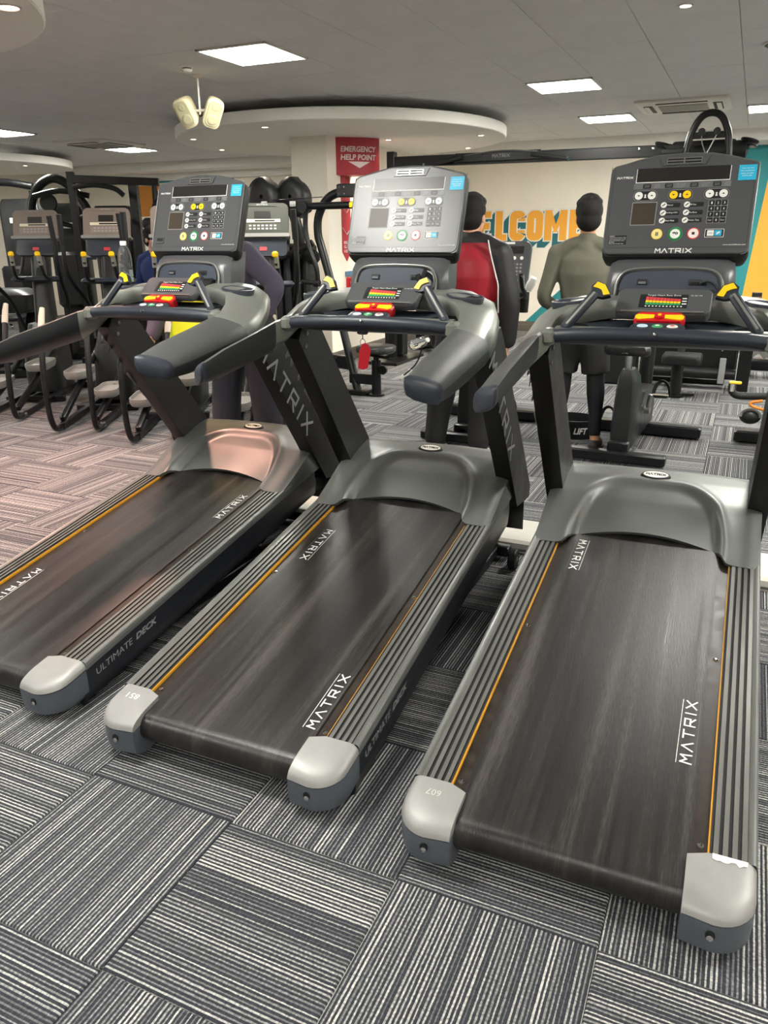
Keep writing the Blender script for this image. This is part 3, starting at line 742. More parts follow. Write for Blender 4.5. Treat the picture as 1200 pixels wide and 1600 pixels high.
        S = MB(); S.loft([[f(a, rx, ry, n) for a in AN] for rx, ry, n in ((.064, .046, .0065), (.05, .03, .0055), (.02, .01, .005))]); S.build('cup_holder_shade', mat('dark_well_shade', (9, 10, 12), 0.7, spec=.2), P)
        # lower tray in the crook of the dashboard
        c2 = Vector((sx * .285, 1.085, 1.236)); S = MB(); S.loft([[tuple(c2 + Vector((rx * cos(a), ry * sin(a), n + .12 * ry * sin(a)))) for a in AN] for rx, ry, n in ((.066, .055, -.02), (.062, .052, .004), (.05, .04, .001))]); S.build('storage_tray', mat('dark_well_shade'), P, 50)
    # tray deck between bar and rack
    S = MB(); S.loft([[(x, y, z) for y, z in ((1.02, 1.222), (1.035, 1.236), (1.06, 1.241), (1.075, 1.228), (1.15, 1.238), (1.24, 1.25), (1.24, 1.16), (1.06, 1.19))] for x in (-.33, -.2, 0, .2, .33)]); S.build('console_tray', M_navy, P, 40)
    S = MB(); S.loft([[(x, y, z) for y, z in ((1.021, 1.224), (1.034, 1.2385), (1.062, 1.243), (1.070, 1.236), (1.045, 1.228))] for x in (-.325, -.1, .1, .325)]); S.build('tray_edge', M_dash, P, 40)
    # cross bar
    pth = [(-.335, 1.012, 1.213), (-.25, .998, 1.222), (-.12, .986, 1.228), (0, .982, 1.230), (.12, .986, 1.228), (.25, .998, 1.222), (.335, 1.012, 1.213)]
    S = MB(); S.tube(pth, .0225, 14, smooth=4); bar = S.build('cross_bar', M_navy, P, 50)
    S = MB(); S.loft([[(x, y, z) for x, z in rrect(w, h, .012)] for y, w, h, in ((.958, .13, .042), (.954, .12, .03))]) if False else None
    S = MB(); S.loft([[(u * k, 1.022 + v * k * .97, 1.244 + v * .24 + n) for u, v in rrect(.165, .062, .02)] for k, n in ((1.0, -.03), (1.0, .004), (.93, .010))]); kp = S.build('quick_key_pad', M_navy, P, 50)
    for u, mm in ((-.045, mat('pale_blue_key', (190, 214, 232), 0.4)), (0, M_green), (.045, mat('white_key', (226, 222, 218), 0.4))):
        S = MB(); S.loft([[(u + .017 * k * cos(a), 1.022 + .012 * k * sin(a), 1.254 + .012 * .24 * k * sin(a) + n) for a in AN] for k, n in ((1, 0), (.85, .003))])
        if u >= 0: S.loft([[(u + .007 * cos(a), 1.022 + .005 * sin(a), 1.2572 + .0012 * sin(a) + n) for a in AN] for n in (0, .0006)], mi=1)
        S.build('quick_key', [mm, M_lett if u == 0 else M_redp], kp)
    S = MB(); S.lathe([(.004, 0), (.005, .006), (.002, .008)], (.0, .960, 1.236), (0, -1, 0), 10); S.build('indicator', M_chr, bar)
    # stop key: red base, two yellow wings
    c = Vector((0, 1.085, 1.262)); tl = Matrix.Rotation(radians(28), 3, 'X')
    f = lambda x, y, z: tuple(c + tl @ Vector((x, y, z)))
    S = MB(); S.loft([[f(u * k, v * k, n) for u, v in [(-.078, .012), (-.064, .028), (.064, .028), (.078, .012), (.078, -.014), (.068, -.024), (-.068, -.024), (-.078, -.014)]] for k, n in ((.97, -.02), (1, 0), (1, .012), (.95, .018))]); st = S.build('stop_key', M_red, P, 30)
    for sx in (-1, 1):
        S = MB(); S.loft([[f(sx * (.044 + u), v - .002, n) for u, v in [(-.028, .010), (.022, .012), (.030, .004), (.030, -.010), (.018, -.016), (-.028, -.008)]] for n in (.012, .0215)]); S.build('yellow_grip', M_yel, st, smooth=False)
    S = MB(); S.lathe([(.015, .016), (.014, .024), (.008, .026)], tuple(c), tl @ Vector((0, 0, 1)), 16); S.lathe([(.006, .025), (.006, .0275)], tuple(c), tl @ Vector((0, 0, 1)), 10, mi=1); S.build('stop_button', [M_red, M_yel], st)
    # sensor paddles
    for sx in (-1, 1):
        a = Vector((sx * .300, 1.045, 1.232)); b = Vector((sx * .205, 1.088, 1.352)); S = MB(); S.beam(a, b, .03, .026, .007, up=(0, -1, .5)); p = S.build('paddle_arm', M_navy, P)
        d = (b - a).normalized(); up = Vector((0, -.8, .45)); up = (up - d * up.dot(d)).normalized(); side = d.cross(up)
        S = MB(); S.beam(a + d * .02 + up * .0125, b - d * .005 + up * .0125, .008, .004, .001, up=tuple(up)); S.build('chrome_contact', M_alu, p, smooth=False)
        # head
        nrm = Vector((0, -.9, .42)).normalized(); hx = Vector((sx, 0, 0)); hz = nrm.cross(hx) * sx
        if hz.z < 0: hz = -hz
        g = lambda u, v, n: tuple(b + hx * u + hz * v + nrm * n)
        sh = [(.016, -.014), (.018, .02), (-.002, .036), (-.030, .022), (-.046, -.014), (-.02, -.02)]
        S = MB(); S.loft([[g(u, v, n) for u, v in sh] for n in (-.016, .006)]); S.build('paddle_head', M_navy, p, 30)
        sy = [(.012, .014), (-.001, .031), (-.026, .021), (-.044, -.010), (-.024, -.014), (-.016, .004), (-.004, .010)]
        S = MB(); S.loft([[g(u, v, n) for u, v in sy] for n in (.005, .011)]); S.build('yellow_cover', M_yel, p, smooth=False)
    # --- reading rack, pocket, neck
    rk = lambda u, v, n: (u, 1.120 + v * .766 - n * .643, 1.287 + v * .643 + n * .766)     # v along the slope
    S = MB(); S.loft([[rk(u, v + .053, n) for u, v in rrect(.296, .114, .020)] for n in (-.03, -.004)] + [[rk(u, v + .053, n) for u, v in rrect(.290, .108, .018)] for n in (0,)]); rack = S.build('reading_rack', M_cons, P, 40)
    S = MB(); S.loft([[rk(u, v, n) for u, v in ((-.130, -.001), (.130, -.001), (.127, .006), (-.127, .006))] for n in (-.004, .005)]); S.build('rack_lip', M_alu, rack, smooth=False)
    S = MB()
    S.loft([[rk(u, v, n) for u, v in ((-.075, .022), (.075, .022), (.075, .082), (-.075, .082))] for n in (.0002, .0012)])
    text(S, 'Target Heart Rate Zone', .105, .009, lambda u, v, n: rk(u, .0765 + v, .0013 + n), mi=1)
    for k in range(10):
        x = -.055 + .011 * k; h = .036 - .0010 * k
        for z0, z1, mm in ((.034, .034 + h * .28, 2), (.034 + h * .3, .034 + h * .55, 3), (.034 + h * .57, .034 + h, 4)):
            S.loft([[rk(u, v, n) for u, v in ((x, z0), (x + .0095, z0), (x + .0095, z1), (x, z1))] for n in (.0012, .002)], mi=mm)
    for k in range(3): S.loft([[rk(u, v, n) for u, v in ((.058, .038 + .012 * k), (.072, .038 + .012 * k), (.072, .042 + .012 * k), (.058, .042 + .012 * k))] for n in (.0012, .0018)], mi=1)
    for k in range(11): S.loft([[rk(u, v, n) for u, v in ((-.055 + .011 * k, .026), (-.05 + .011 * k, .026), (-.05 + .011 * k, .030), (-.055 + .011 * k, .030))] for n in (.0012, .0018)], mi=1)
    text(S, '220 - AGE = MHR', .035, .005, lambda u, v, n: rk(u + .1, .079 + v, n), mi=1)
    chart = S.build('heart_rate_chart', [M_key, M_lett, M_green, M_yel, M_redp], rack, smooth=False)
    # neck with arched pocket
    nk = lambda u, v, n: (u, 1.355 + v * .25 * .0 - n, 1.30 + v)
    S = MB(); S.loft([[(x * k, y, z) for x, y in ((-.215, 1.30), (.215, 1.30), (.19, 1.43), (-.19, 1.43))] for z, k in ((1.30, 1.0), (1.36, .99))]); 
    def nsec(z, w, y0_, y1_): return [(x, y, z) for x, y in ((-w, y0_ + .03), (-w + .02, y0_ + .006), (-w + .06, y0_), (w - .06, y0_), (w - .02, y0_ + .006), (w, y0_ + .03), (w - .01, y1_), (-w + .01, y1_))]
    S = MB(); S.loft([nsec(1.285, .208, 1.280, 1.42), nsec(1.34, .213, 1.286, 1.44), nsec(1.40, .207, 1.298, 1.46), nsec(1.425, .203, 1.318, 1.47), nsec(1.448, .199, 1.352, 1.48), nsec(1.458, .196, 1.385, 1.485)]); nck = S.build('console_neck', M_cons, P, 40)
    arch = [(-.160, 0), (-.160, .02), (-.150, .052), (-.128, .068), (-.09, .074), (0, .077), (.09, .074), (.128, .068), (.150, .052), (.160, .02), (.160, 0)]
    S = MB(); S.box((0, 1.245, 1.333), (.300, .10, .036), .006); S.build('rack_ledge', M_blkm, nck, 40)
    S = MB(); S.loft([[(u, 1.2835 + v * .19 - n, 1.345 + v * .86) for u, v in arch] for n in (0, .004)]); pk = S.build('cable_pocket', mat('navy_pocket', (58, 65, 78), 0.45), nck, 40)
    S = MB()
    o2 = [(-.172, -.03), (-.172, .02), (-.160, .058), (-.134, .078), (-.09, .085), (0, .088), (.09, .085), (.134, .078), (.160, .058), (.172, .02), (.172, -.03)]
    S.tube([(u, 1.280 + v * .19, 1.345 + v * .86) for u, v in o2], .0042, 8, smooth=2); S.build('pocket_rim', M_dash, nck)
    for u, w in ((-.085, .034), (.085, .040)):
        S = MB(); S.box((u, 1.2845, 1.374), (w, .008, .018), .001, Matrix.Rotation(-.2, 3, 'X')); S.box((u, 1.2795, 1.372), (w * .7, .003, .007), mi=1); S.build('socket', [M_key, mat('socket_grey', (120, 124, 128), .4) if u < 0 else M_rub], pk, smooth=False)
    # --- console
    e1 = Vector((0, .1012, .2777)).normalized(); en = Vector((0, -e1.z, e1.y)); c0 = Vector((0, 1.3341, 1.4671))
    F = lambda u, v, n: tuple(c0 + Vector((u, 0, 0)) + e1 * v + en * n)
    edge = []
    for i in range(6): a = radians(180 + 90 * i / 5); edge.append((-.2345 + .022 + .022 * cos(a), .000 + .022 + .022 * sin(a) - .002))
    for i in range(6): a = radians(270 + 90 * i / 5); edge.append((.2345 - .022 + .022 * cos(a), .022 + .022 * sin(a) - .002))
    edge += [(.2355, .28), (.2340, .293), (.222, .3035), (.19, .311), (.085, .3365), (-.085, .3365), (-.19, .311), (-.222, .3035), (-.2340, .293), (-.2355, .28)]
    def grow(q, d): return [(u + d * (1 if u > 0 else -1), v + d * (1 if v > .15 else -1)) for u, v in q]
    S = MB(); S.loft([[F(u, v, n) for u, v in grow(edge, d)] for d, n in ((.001, -.022), (.001, -.003), (-.002, 0.0))]); con = S.build('console', M_cons, P, 30)
    S = MB()
    back = lambda k, d, n: [F(u * k, v if v > .03 else v + d, n) for u, v in edge]
    S.loft([back(1.012, -.006, -.012), back(1.015, -.018, -.03), back(.99, -.026, -.055), back(.93, -.016, -.078), back(.8, .01, -.09)]); S.build('console_back_shell', M_blkm, con, 50)
    S = MB(); S.tube([F(u, v, -.004) for u, v in grow(edge, .0015)[6:] + grow(edge, .0015)[:1]], .0022, 6, smooth=2); S.build('bezel_edge', M_hood, con)
    def flat(S, q, n0, n1, mi=0): S.loft([[F(u, v, n) for u, v in q] for n in (n0, n1)], mi=mi)
    def rect(u0, u1, v0, v1): return [(u0, v0), (u1, v0), (u1, v1), (u0, v1)]
    def oval(u, v, rx, ry=None, n=22): return [(u + rx * cos(2 * pi * i / n), v + (ry or rx) * sin(2 * pi * i / n)) for i in range(n)]
    # fan vent at the top
    S = MB(); flat(S, [(-.068, .300), (.068, .300), (.082, .331), (-.082, .331)], -.001, .003); vt = S.build('fan_vent', M_cons, con, smooth=False)
    S = MB(); flat(S, rect(-.057, .057, .3035, .3245), .0032, .0042); flat(S, rect(-.054, .054, .306, .312), .0042, .0048, 1); flat(S, rect(-.054, .054, .316, .322), .0042, .0048, 1); flat(S, rect(-.002, .002, .304, .324), .0042, .006); S.build('vent_slots', [M_alu, M_rub], vt, smooth=False)
    S = MB(); flat(S, rect(-.1515, .1515, .2435, .2925), .0002, .0008); S.build('display_border', M_lett, con, smooth=False)
    S = MB(); flat(S, rect(-.1490, .1490, .2462, .2935), .0004, .0014); S.build('display_window', M_screen, con, smooth=False)
    S = MB(); flat(S, rect(-.156, .156, .2215, .2415), .0001, .0008); bnd = S.build('label_band', mat('label_band_grey', (104, 105, 107), .4), con, smooth=False)
    S = MB()
    for u, l2 in ((-.112, ('TIME', 'SPEED', 'PACE')), (-.040, ('DISTANCE', 'CALORIES', 'CAL/HR')), (.041, ('INCLINE', 'WATTS', 'METS')), (.113, ('HEART', 'RATE', 'LAPS'))):
        flat(S, rrect2(u, .2312, .026, .015, .003), .0008, .0016); text(S, 'TOGGLE', .017, .004, lambda a, b, n: F(u + a, .2335 + b, .0017), mi=1); text(S, 'DISPLAY', .017, .004, lambda a, b, n: F(u + a, .2285 + b, .0017), mi=1)
        for k, w in enumerate(l2): text(S, w, .006 + .0028 * len(w), .0036, lambda a, b, n: F(u + .027 + .0014 * len(w) + a, .2365 - .0052 * k + b, .001), mi=1)
    S.build('band_keys', [M_key, M_lettg], bnd, smooth=False)
    # adjust button pairs
    for u, mm in ((-.1138, M_lett), (.0004, M_yel), (.115, M_lett)):
        S = MB(); flat(S, rrect2(u, .1985, .080, .036, .0178, 8), .0002, .0010); flat(S, rrect2(u, .1985, .077, .033, .0163, 8), .0008, .0014, 1); hb = S.build('button_surround', [M_lettg, M_key], con, smooth=False)
        for s in (-1, 1):
            S = MB(); flat(S, oval(u + s * .0215, .1985, .0135), .0014, .0028); flat(S, [(u + s * .0215 - .005, .1985 - s * .002), (u + s * .0215 + .005, .1985 - s * .002), (u + s * .0215, .1985 + s * .003)], .0028, .0031, 1); S.build('adjust_button', [mm, M_key], con, smooth=False)
        S = MB(); flat(S, oval(u, .2005, .003), .0014, .0022); flat(S, [(u - .004, .191), (u + .004, .191), (u + .002, .198), (u - .002, .198)], .0014, .002); S.build('pictogram', M_lett, hb, smooth=False)
    S = MB(); flat(S, rect(-.1535, -.0705, .0965, .1765), .0001, .0009); S.build('profile_screen_border', M_lettg, con, smooth=False)
    S = MB(); flat(S, rect(-.151, -.073, .099, .174), .0003, .0014); S.build('profile_screen', mat('profile_screen_glass', (66, 58, 50), .38, spec=.3), con, smooth=False)
    for (u, v), w in zip(((-.0484, .1644), (-.0484, .1376), (-.0484, .1110), (.0262, .1646), (.0262, .1377), (.0258, .1114)), ('Manual', 'Rolling Hills', 'Heart Rate', '5K Run', 'Fat Burn', 'Fitness Test')):
        S = MB(); flat(S, rrect2(u + .030, v, .046, .015, .003), .0002, .0009); text(S, w, .003 + .0026 * len(w), .0055, lambda a, b, n: F(u + .012 + .0013 * len(w) + a, v + b, .001), mi=1); S.build('program_label', [M_key, M_lett], con, smooth=False)
        S = MB(); flat(S, oval(u, v, .0098), .0003, .0024); S.beam(F(u - .005, v - .004, .0025), F(u + .005, v + .004, .0025), .003, .0012, 0, up=tuple(en), mi=1); S.build('program_button', [M_lett, M_key], con, smooth=False)
    S = MB(); flat(S, rect(.0935, .1545, .0995, .1775), .0001, .0008); S.build('keypad_frame', M_lettg, con, smooth=False)
    for r_ in range(4):
        for c_ in range(3):
            u, v = .1042 + .0198 * c_, .1678 - .0194 * r_; S = MB(); flat(S, rrect2(u, v, .0178, .0174, .002), .0005, .0018)
            w = ('123', '456', '789', 'C0E')[r_][c_]
            if r_ == 3 and c_ != 1:
                for k, q in enumerate((('Clear',), (), ('Enter',))[c_]): text(S, q, .012, .005, lambda a, b, n: F(u + a, v + b, .0019), mi=1)
            else: text(S, w, .0045, .008, lambda a, b, n: F(u + a, v + b, .0019), mi=1, bold=.02)
            S.build('key', [M_key, M_lett], con, smooth=False)
    # pause, go, stop
    S = MB(); flat(S, oval(-.0595, .065, .0185), .0002, .0012); flat(S, oval(-.0595, .065, .0165), .001, .0026, 1); flat(S, rect(-.0635, -.0605, .0585, .0715), .0026, .003, 2); flat(S, rect(-.0585, -.0555, .0585, .0715), .0026, .003, 2); S.build('pause_button', [M_yel, mat('pale_yellow', (238, 226, 150), .4), M_key], con, smooth=False)
    S = MB(); flat(S, oval(0, .065, .0235), .0002, .0010); flat(S, oval(0, .065, .0215), .0008, .0014, 2); flat(S, oval(0, .065, .0195), .0012, .002); flat(S, oval(0, .065, .016), .0018, .0028, 1); text(S, 'go', .019, .013, lambda a, b, n: F(a, .0645 + b, .0030), mi=2, bold=.03); S.build('go_button', [M_green, M_lett, M_key], con, smooth=False)
    S = MB(); flat(S, oval(.058, .0655, .020), .0002, .0010); flat(S, oval(.058, .0655, .0165), .0008, .0026, 1); flat(S, rect(.0535, .0625, .061, .070), .0026, .003, 2); S.build('stop_program_button', [M_redp, mat('pinkish_white', (240, 226, 222), .4), M_key], con, smooth=False)
    S = MB(); flat(S, rrect2(.124, .066, .060, .028, .002), .0001, .0008); flat(S, rrect2(.124, .066, .057, .025, .002), .0006, .0012, 1); flat(S, rect(.1015, .1225, .0565, .0755), .001, .0018); flat(S, rect(.1245, .1465, .0565, .0755), .001, .0018, 2); text(S, 'WALK', .014, .005, lambda a, b, n: F(.112 + a, .066 + b, .002), mi=1); S.beam(F(.131, .061, .002), F(.140, .071, .002), .003, .001, 0, up=tuple(en)); S.beam(F(.131, .067, .002), F(.141, .066, .002), .003, .001, 0, up=tuple(en)); S.build('walk_run_key', [M_lett, M_key, M_cyan], con, smooth=False)
    S = MB(); text(S, 'www.matrixfitness.com', .07, .0045, lambda a, b, n: F(.19 + a, .027 + b, .0004 + n)); flat(S, rect(-.2215, .2256, .0186, .0194), .0001, .0005, 1); flat(S, rect(-.2265, -.2257, .022, .289), .0001, .0005, 1); flat(S, rect(.2257, .2265, .022, .289), .0001, .0005, 1)
    logo(S, .116, .0135, .0032, lambda u, v, n: F(u, .0078 + v, .0004 + n)); logo(S, .053, .006, .0017, lambda u, v, n: F(-.189 + u, .2635 + v, .0004 + n)); S.build('console_lettering', [M_lett, M_key], con, smooth=False)
    S = MB(); flat(S, rect(.1745, .2295, .2405, .2912), .0006, .0016)
    for k, (w, h) in enumerate(((.036, .0035), (.042, .0035), (.038, .0035), (.030, .0035))): text(S, ('please wipe down', 'this equipment', 'before and after', 'every use')[k], w, h + .001, lambda a, b, n: F(.202 + a, .280 - .0085 * k + b, .0018), mi=1)
    S.build('cyan_sticker', [M_cyan, M_lett], con, smooth=False)
    if mirror_extras != 'jack':
        S = MB(); flat(S, rect(-.2195, -.158, .0302, .0625), .0001, .0006)
        for k in range(6): text(S, ('WARNING', 'Stop exercise if you feel faint or dizzy', 'Consult a physician before using the', 'machine. Hold the handrails to get off.', 'CAUTION', 'Keep hands and feet clear')[k], (.018, .056, .056, .052, .018, .05)[k], .0036, lambda a, b, n: F(-.217 + (.018, .056, .056, .052, .018, .05)[k] / 2 + a, .0595 - .0052 * k + b, .0008), mi=1)
        S.build('warning_label', [M_key, M_lett], con, smooth=False)
    else:
        S = MB(); flat(S, rrect2(-.192, .050, .05, .034, .004), .0001, .003); flat(S, rect(-.205, -.172, .043, .057), .003, .0036, 1); S.build('headphone_socket', [M_cons, M_key], con, smooth=False)
    return belt, con
def rrect2(u, v, w, h, r, k=3): return [(u + a, v + b) for a, b in rrect(w, h, r, k)]

TMS = []
def make_treadmill(i, label, loc, eul, decals, kind):
    t = thing('treadmill', label, 'treadmill', loc, 0, None)
    t.rotation_mode = 'YXZ'; t.rotation_euler = eul
    if i == 0:
        belt, con = treadmill_parts(t, kind)
    else:
        for ch in list(TMS[0].children): 
            copy_tree(ch, t)
        belt = [c for c in t.children if c.name.startswith('running_belt')][0]
        con = [c for c in t.children if c.name.startswith('console') and not c.name.startswith(('console_t', 'console_n'))][0]
        for b in list(belt.children): bpy.data.objects.remove(b)
    for u, y0_, y1_, d in decals:   # MATRIX between two thin lines; d: reading direction along the belt
        S = MB(); c = (y0_ + y1_) / 2; L = y1_ - y0_
        f = lambda a, b, n: (u - b * d, c + a * d, zr(c + a * d) - .0096 + n)
        logo(S, L * .97, .027, .0044, f, sp=.52)
        for s in (-1, 1): S.loft([[f(a, b, n) for a, b in ((-L / 2, s * .024 - .0008), (L / 2, s * .024 - .0008), (L / 2, s * .024 + .0008), (-L / 2, s * .024 + .0008))] for n in (0, .0006)], mi=0 if s > 0 else 1)
        S.build('belt_lettering', [M_lett, mat('faded_print', (96, 94, 92), .5)], belt, smooth=False)
    TMS.append(t); return t, con
t2, con2 = make_treadmill(0, 'middle treadmill with a red tag hanging below its cross bar', (-1.2600, 1.6370, 0), (0, .00104, radians(.837)), [(.250, .025, .275, 1), (-.235, .86, 1.11, -1)], 'label')
t3, con3 = make_treadmill(1, 'treadmill nearest the camera on the right, its console in front of the olive man', (-.2248, 1.6027, 0), (-.00167, -.00595, radians(.734)), [(.245, .275, .53, 1), (-.225, 1.135, 1.36, -1)], 'label')
t1, con1 = make_treadmill(2, 'leftmost treadmill with a water bottle in its cup holder', (-2.3185, 1.6760, 0), (.00337, -.00303, radians(-.182)), [(.245, 1.02, 1.25, 1), (-.24, .19, .43, -1)], 'jack')
for o in list(con1.children):
    if o.name.startswith('warning_label'): bpy.data.objects.remove(o)
e1 = Vector((0, .1012, .2777)).normalized(); en = Vector((0, -e1.z, e1.y)); c0 = Vector((0, 1.3341, 1.4671)); FF = lambda u, v, n: tuple(c0 + Vector((u, 0, 0)) + e1 * v + en * n)
S = MB(); S.loft([[FF(u, v, n) for u, v in rrect2(-.192, .050, .05, .034, .004)] for n in (.0001, .003)]); S.loft([[FF(u, v, n) for u, v in rrect2(-.189, .050, .033, .014, .001)] for n in (.003, .0036)], mi=1); S.build('headphone_socket', [M_cons, M_key], con1, smooth=False)
# own marks: chalk-like numbers on rear caps, chipped patch, cables
def cap_of(t, sx):
    for c in t.children:
        if c.name.startswith('rear_cap') and 'lower' not in c.name and (sum(v.co.x for v in c.data.vertices) * sx > 0): return c
for t, w, m, sc in ((t2, '851', M_lett, 1), (t3, '607', mat('faint_scratch', (196, 194, 190), .5), .9)):
    S = MB(); text(S, w, .045 * sc, .022 * sc, lambda a, b, n: (-.35 - a, -.045 - b, .1667 + SL * (-.045 - b) + .0006), bold=.0); S.build('scratched_number', m, cap_of(t, -1), smooth=False)
S = MB(); random.seed(3); pts = [(.325, .002)] + [(.325 + .075 * k / 9, -.010 - random.random() * .012) for k in range(10)] + [(.402, .0015)]
S.loft([[(x, y - .001, .1666 + SL * y + n) for x, y in pts] for n in (0, .0008)]); S.build('worn_patch', mat('scuffed_pale_plastic', (212, 210, 206), .6), cap_of(t3, 1), smooth=False)
# charging lead in the pocket of the right treadmill, clip with lead on the middle one
S = MB(); S.tube([(.105, 1.272, 1.372), (.125, 1.262, 1.378), (.15, 1.255, 1.366), (.165, 1.235, 1.34), (.172, 1.215, 1.30)], .0035, 8, smooth=5); S.box((.112, 1.274, 1.372), (.022, .012, .012), .002); S.build('charging_lead', M_rub, t3, 50)
S = MB(); S.box((.135, 1.262, 1.385), (.022, .03, .045), .004, Matrix.Rotation(.4, 3, 'Y')); S.box((.12, 1.245, 1.36), (.018, .016, .06), .003, Matrix.Rotation(-.35, 3, 'Y')); S.tube([(.15, 1.25, 1.40), (.175, 1.24, 1.385), (.18, 1.235, 1.35), (.16, 1.23, 1.325)], .003, 8, smooth=5, mi=1); S.build('lead_clip', [M_rub, M_steel], t2, 40)
# safety tag hanging from the middle treadmill, water bottle, cable trunking
M2 = Matrix.Translation((-1.26, 1.637, 0)) @ Matrix.Rotation(radians(.837), 4, 'Z')
p = M2 @ Vector((.0, .975, 1.180))
t = thing('safety_tag', 'red plastic safety tag hanging below the middle treadmill cross bar', 'tag', p - Vector((0, 0, .12)))
S = MB(); S.tube([(.0, .0, .13), (.0, .0, .108)], .002, 6); S.tube([(.010 * cos(a), 0, .098 + .012 * sin(a)) for a in [2 * pi * i / 16 for i in range(17)]], .0012, 6); S.box((0, 0, .134), (.04, .02, .016), .004); S.build('split_ring', M_blk, t, 40)
S = MB(); R = Matrix.Rotation(radians(25), 3, 'Z') @ Matrix.Rotation(radians(6), 3, 'Y'); S.loft([[tuple(R @ Vector((x, y, z + .045))) for x, z in [(-.012, .045), (.0, .05), (.012, .045), (.022, .025), (.017, -.04), (.0, -.048), (-.02, -.044), (-.02, .02)]] for y in (-.008, -.005, .005, .008)]); S.build('tag_body', mat('dark_red_tag', (170, 16, 34), .4), t, 30)
M1 = Matrix.Translation((-2.3185, 1.676, 0)) @ Matrix.Rotation(radians(-.182), 4, 'Z')
p = M1 @ Vector((-.302, 1.218, 1.328))
BS = .9
t = thing('water_bottle', 'clear plastic water bottle with white cap standing in the left treadmill cup holder', 'bottle', p)
M_pet = mat('clear_plastic', (236, 242, 246), 0.06, trans=0.95, ior=1.2); M_water = mat('bottled_water', (226, 236, 242), 0.02, trans=1.0, ior=1.33)
pr = [(.028, 0), (.033, .004), (.034, .03), (.0325, .035), (.034, .04), (.034, .075), (.0325, .08), (.034, .085), (.034, .125), (.031, .15), (.022, .172), (.0135, .186), (.0135, .2)]
S = MB(); S.lathe(pr + [(.0125, .2), (.0125, .186), (.021, .172), (.030, .15), (.033, .125), (.033, .01), (.02, .003)], n=28); S.build('bottle_body', M_pet, t, 60); t.scale = (BS, BS, BS)
S = MB(); S.lathe([(.032, .005), (.0325, .07)], n=24); S.build('water', M_water, t)
S = MB(); S.lathe([(.0155, .187), (.016, .19), (.016, .205), (.0145, .208)], n=24); S.build('bottle_cap', M_lett, t)
S = MB(); S.loft([[(x, y, z) for y, z in ((3.58, 0), (3.58, .05), (3.60, .062), (3.90, .062), (3.92, .05), (3.92, 0))] for x in (-3.2, 1.2)]); S.loft([[(x, y, z) for y, z in ((3.574, .012), (3.574, .022), (3.58, .022), (3.58, .012))] for x in (-3.2, 1.2)], mi=1)
tag(S.build('cable_trunking', [mat('pale_trunking', (206, 204, 194), .5), M_steel], smooth=False), 'pale flat cable trunking on the floor under the treadmill fronts', 'cable cover')
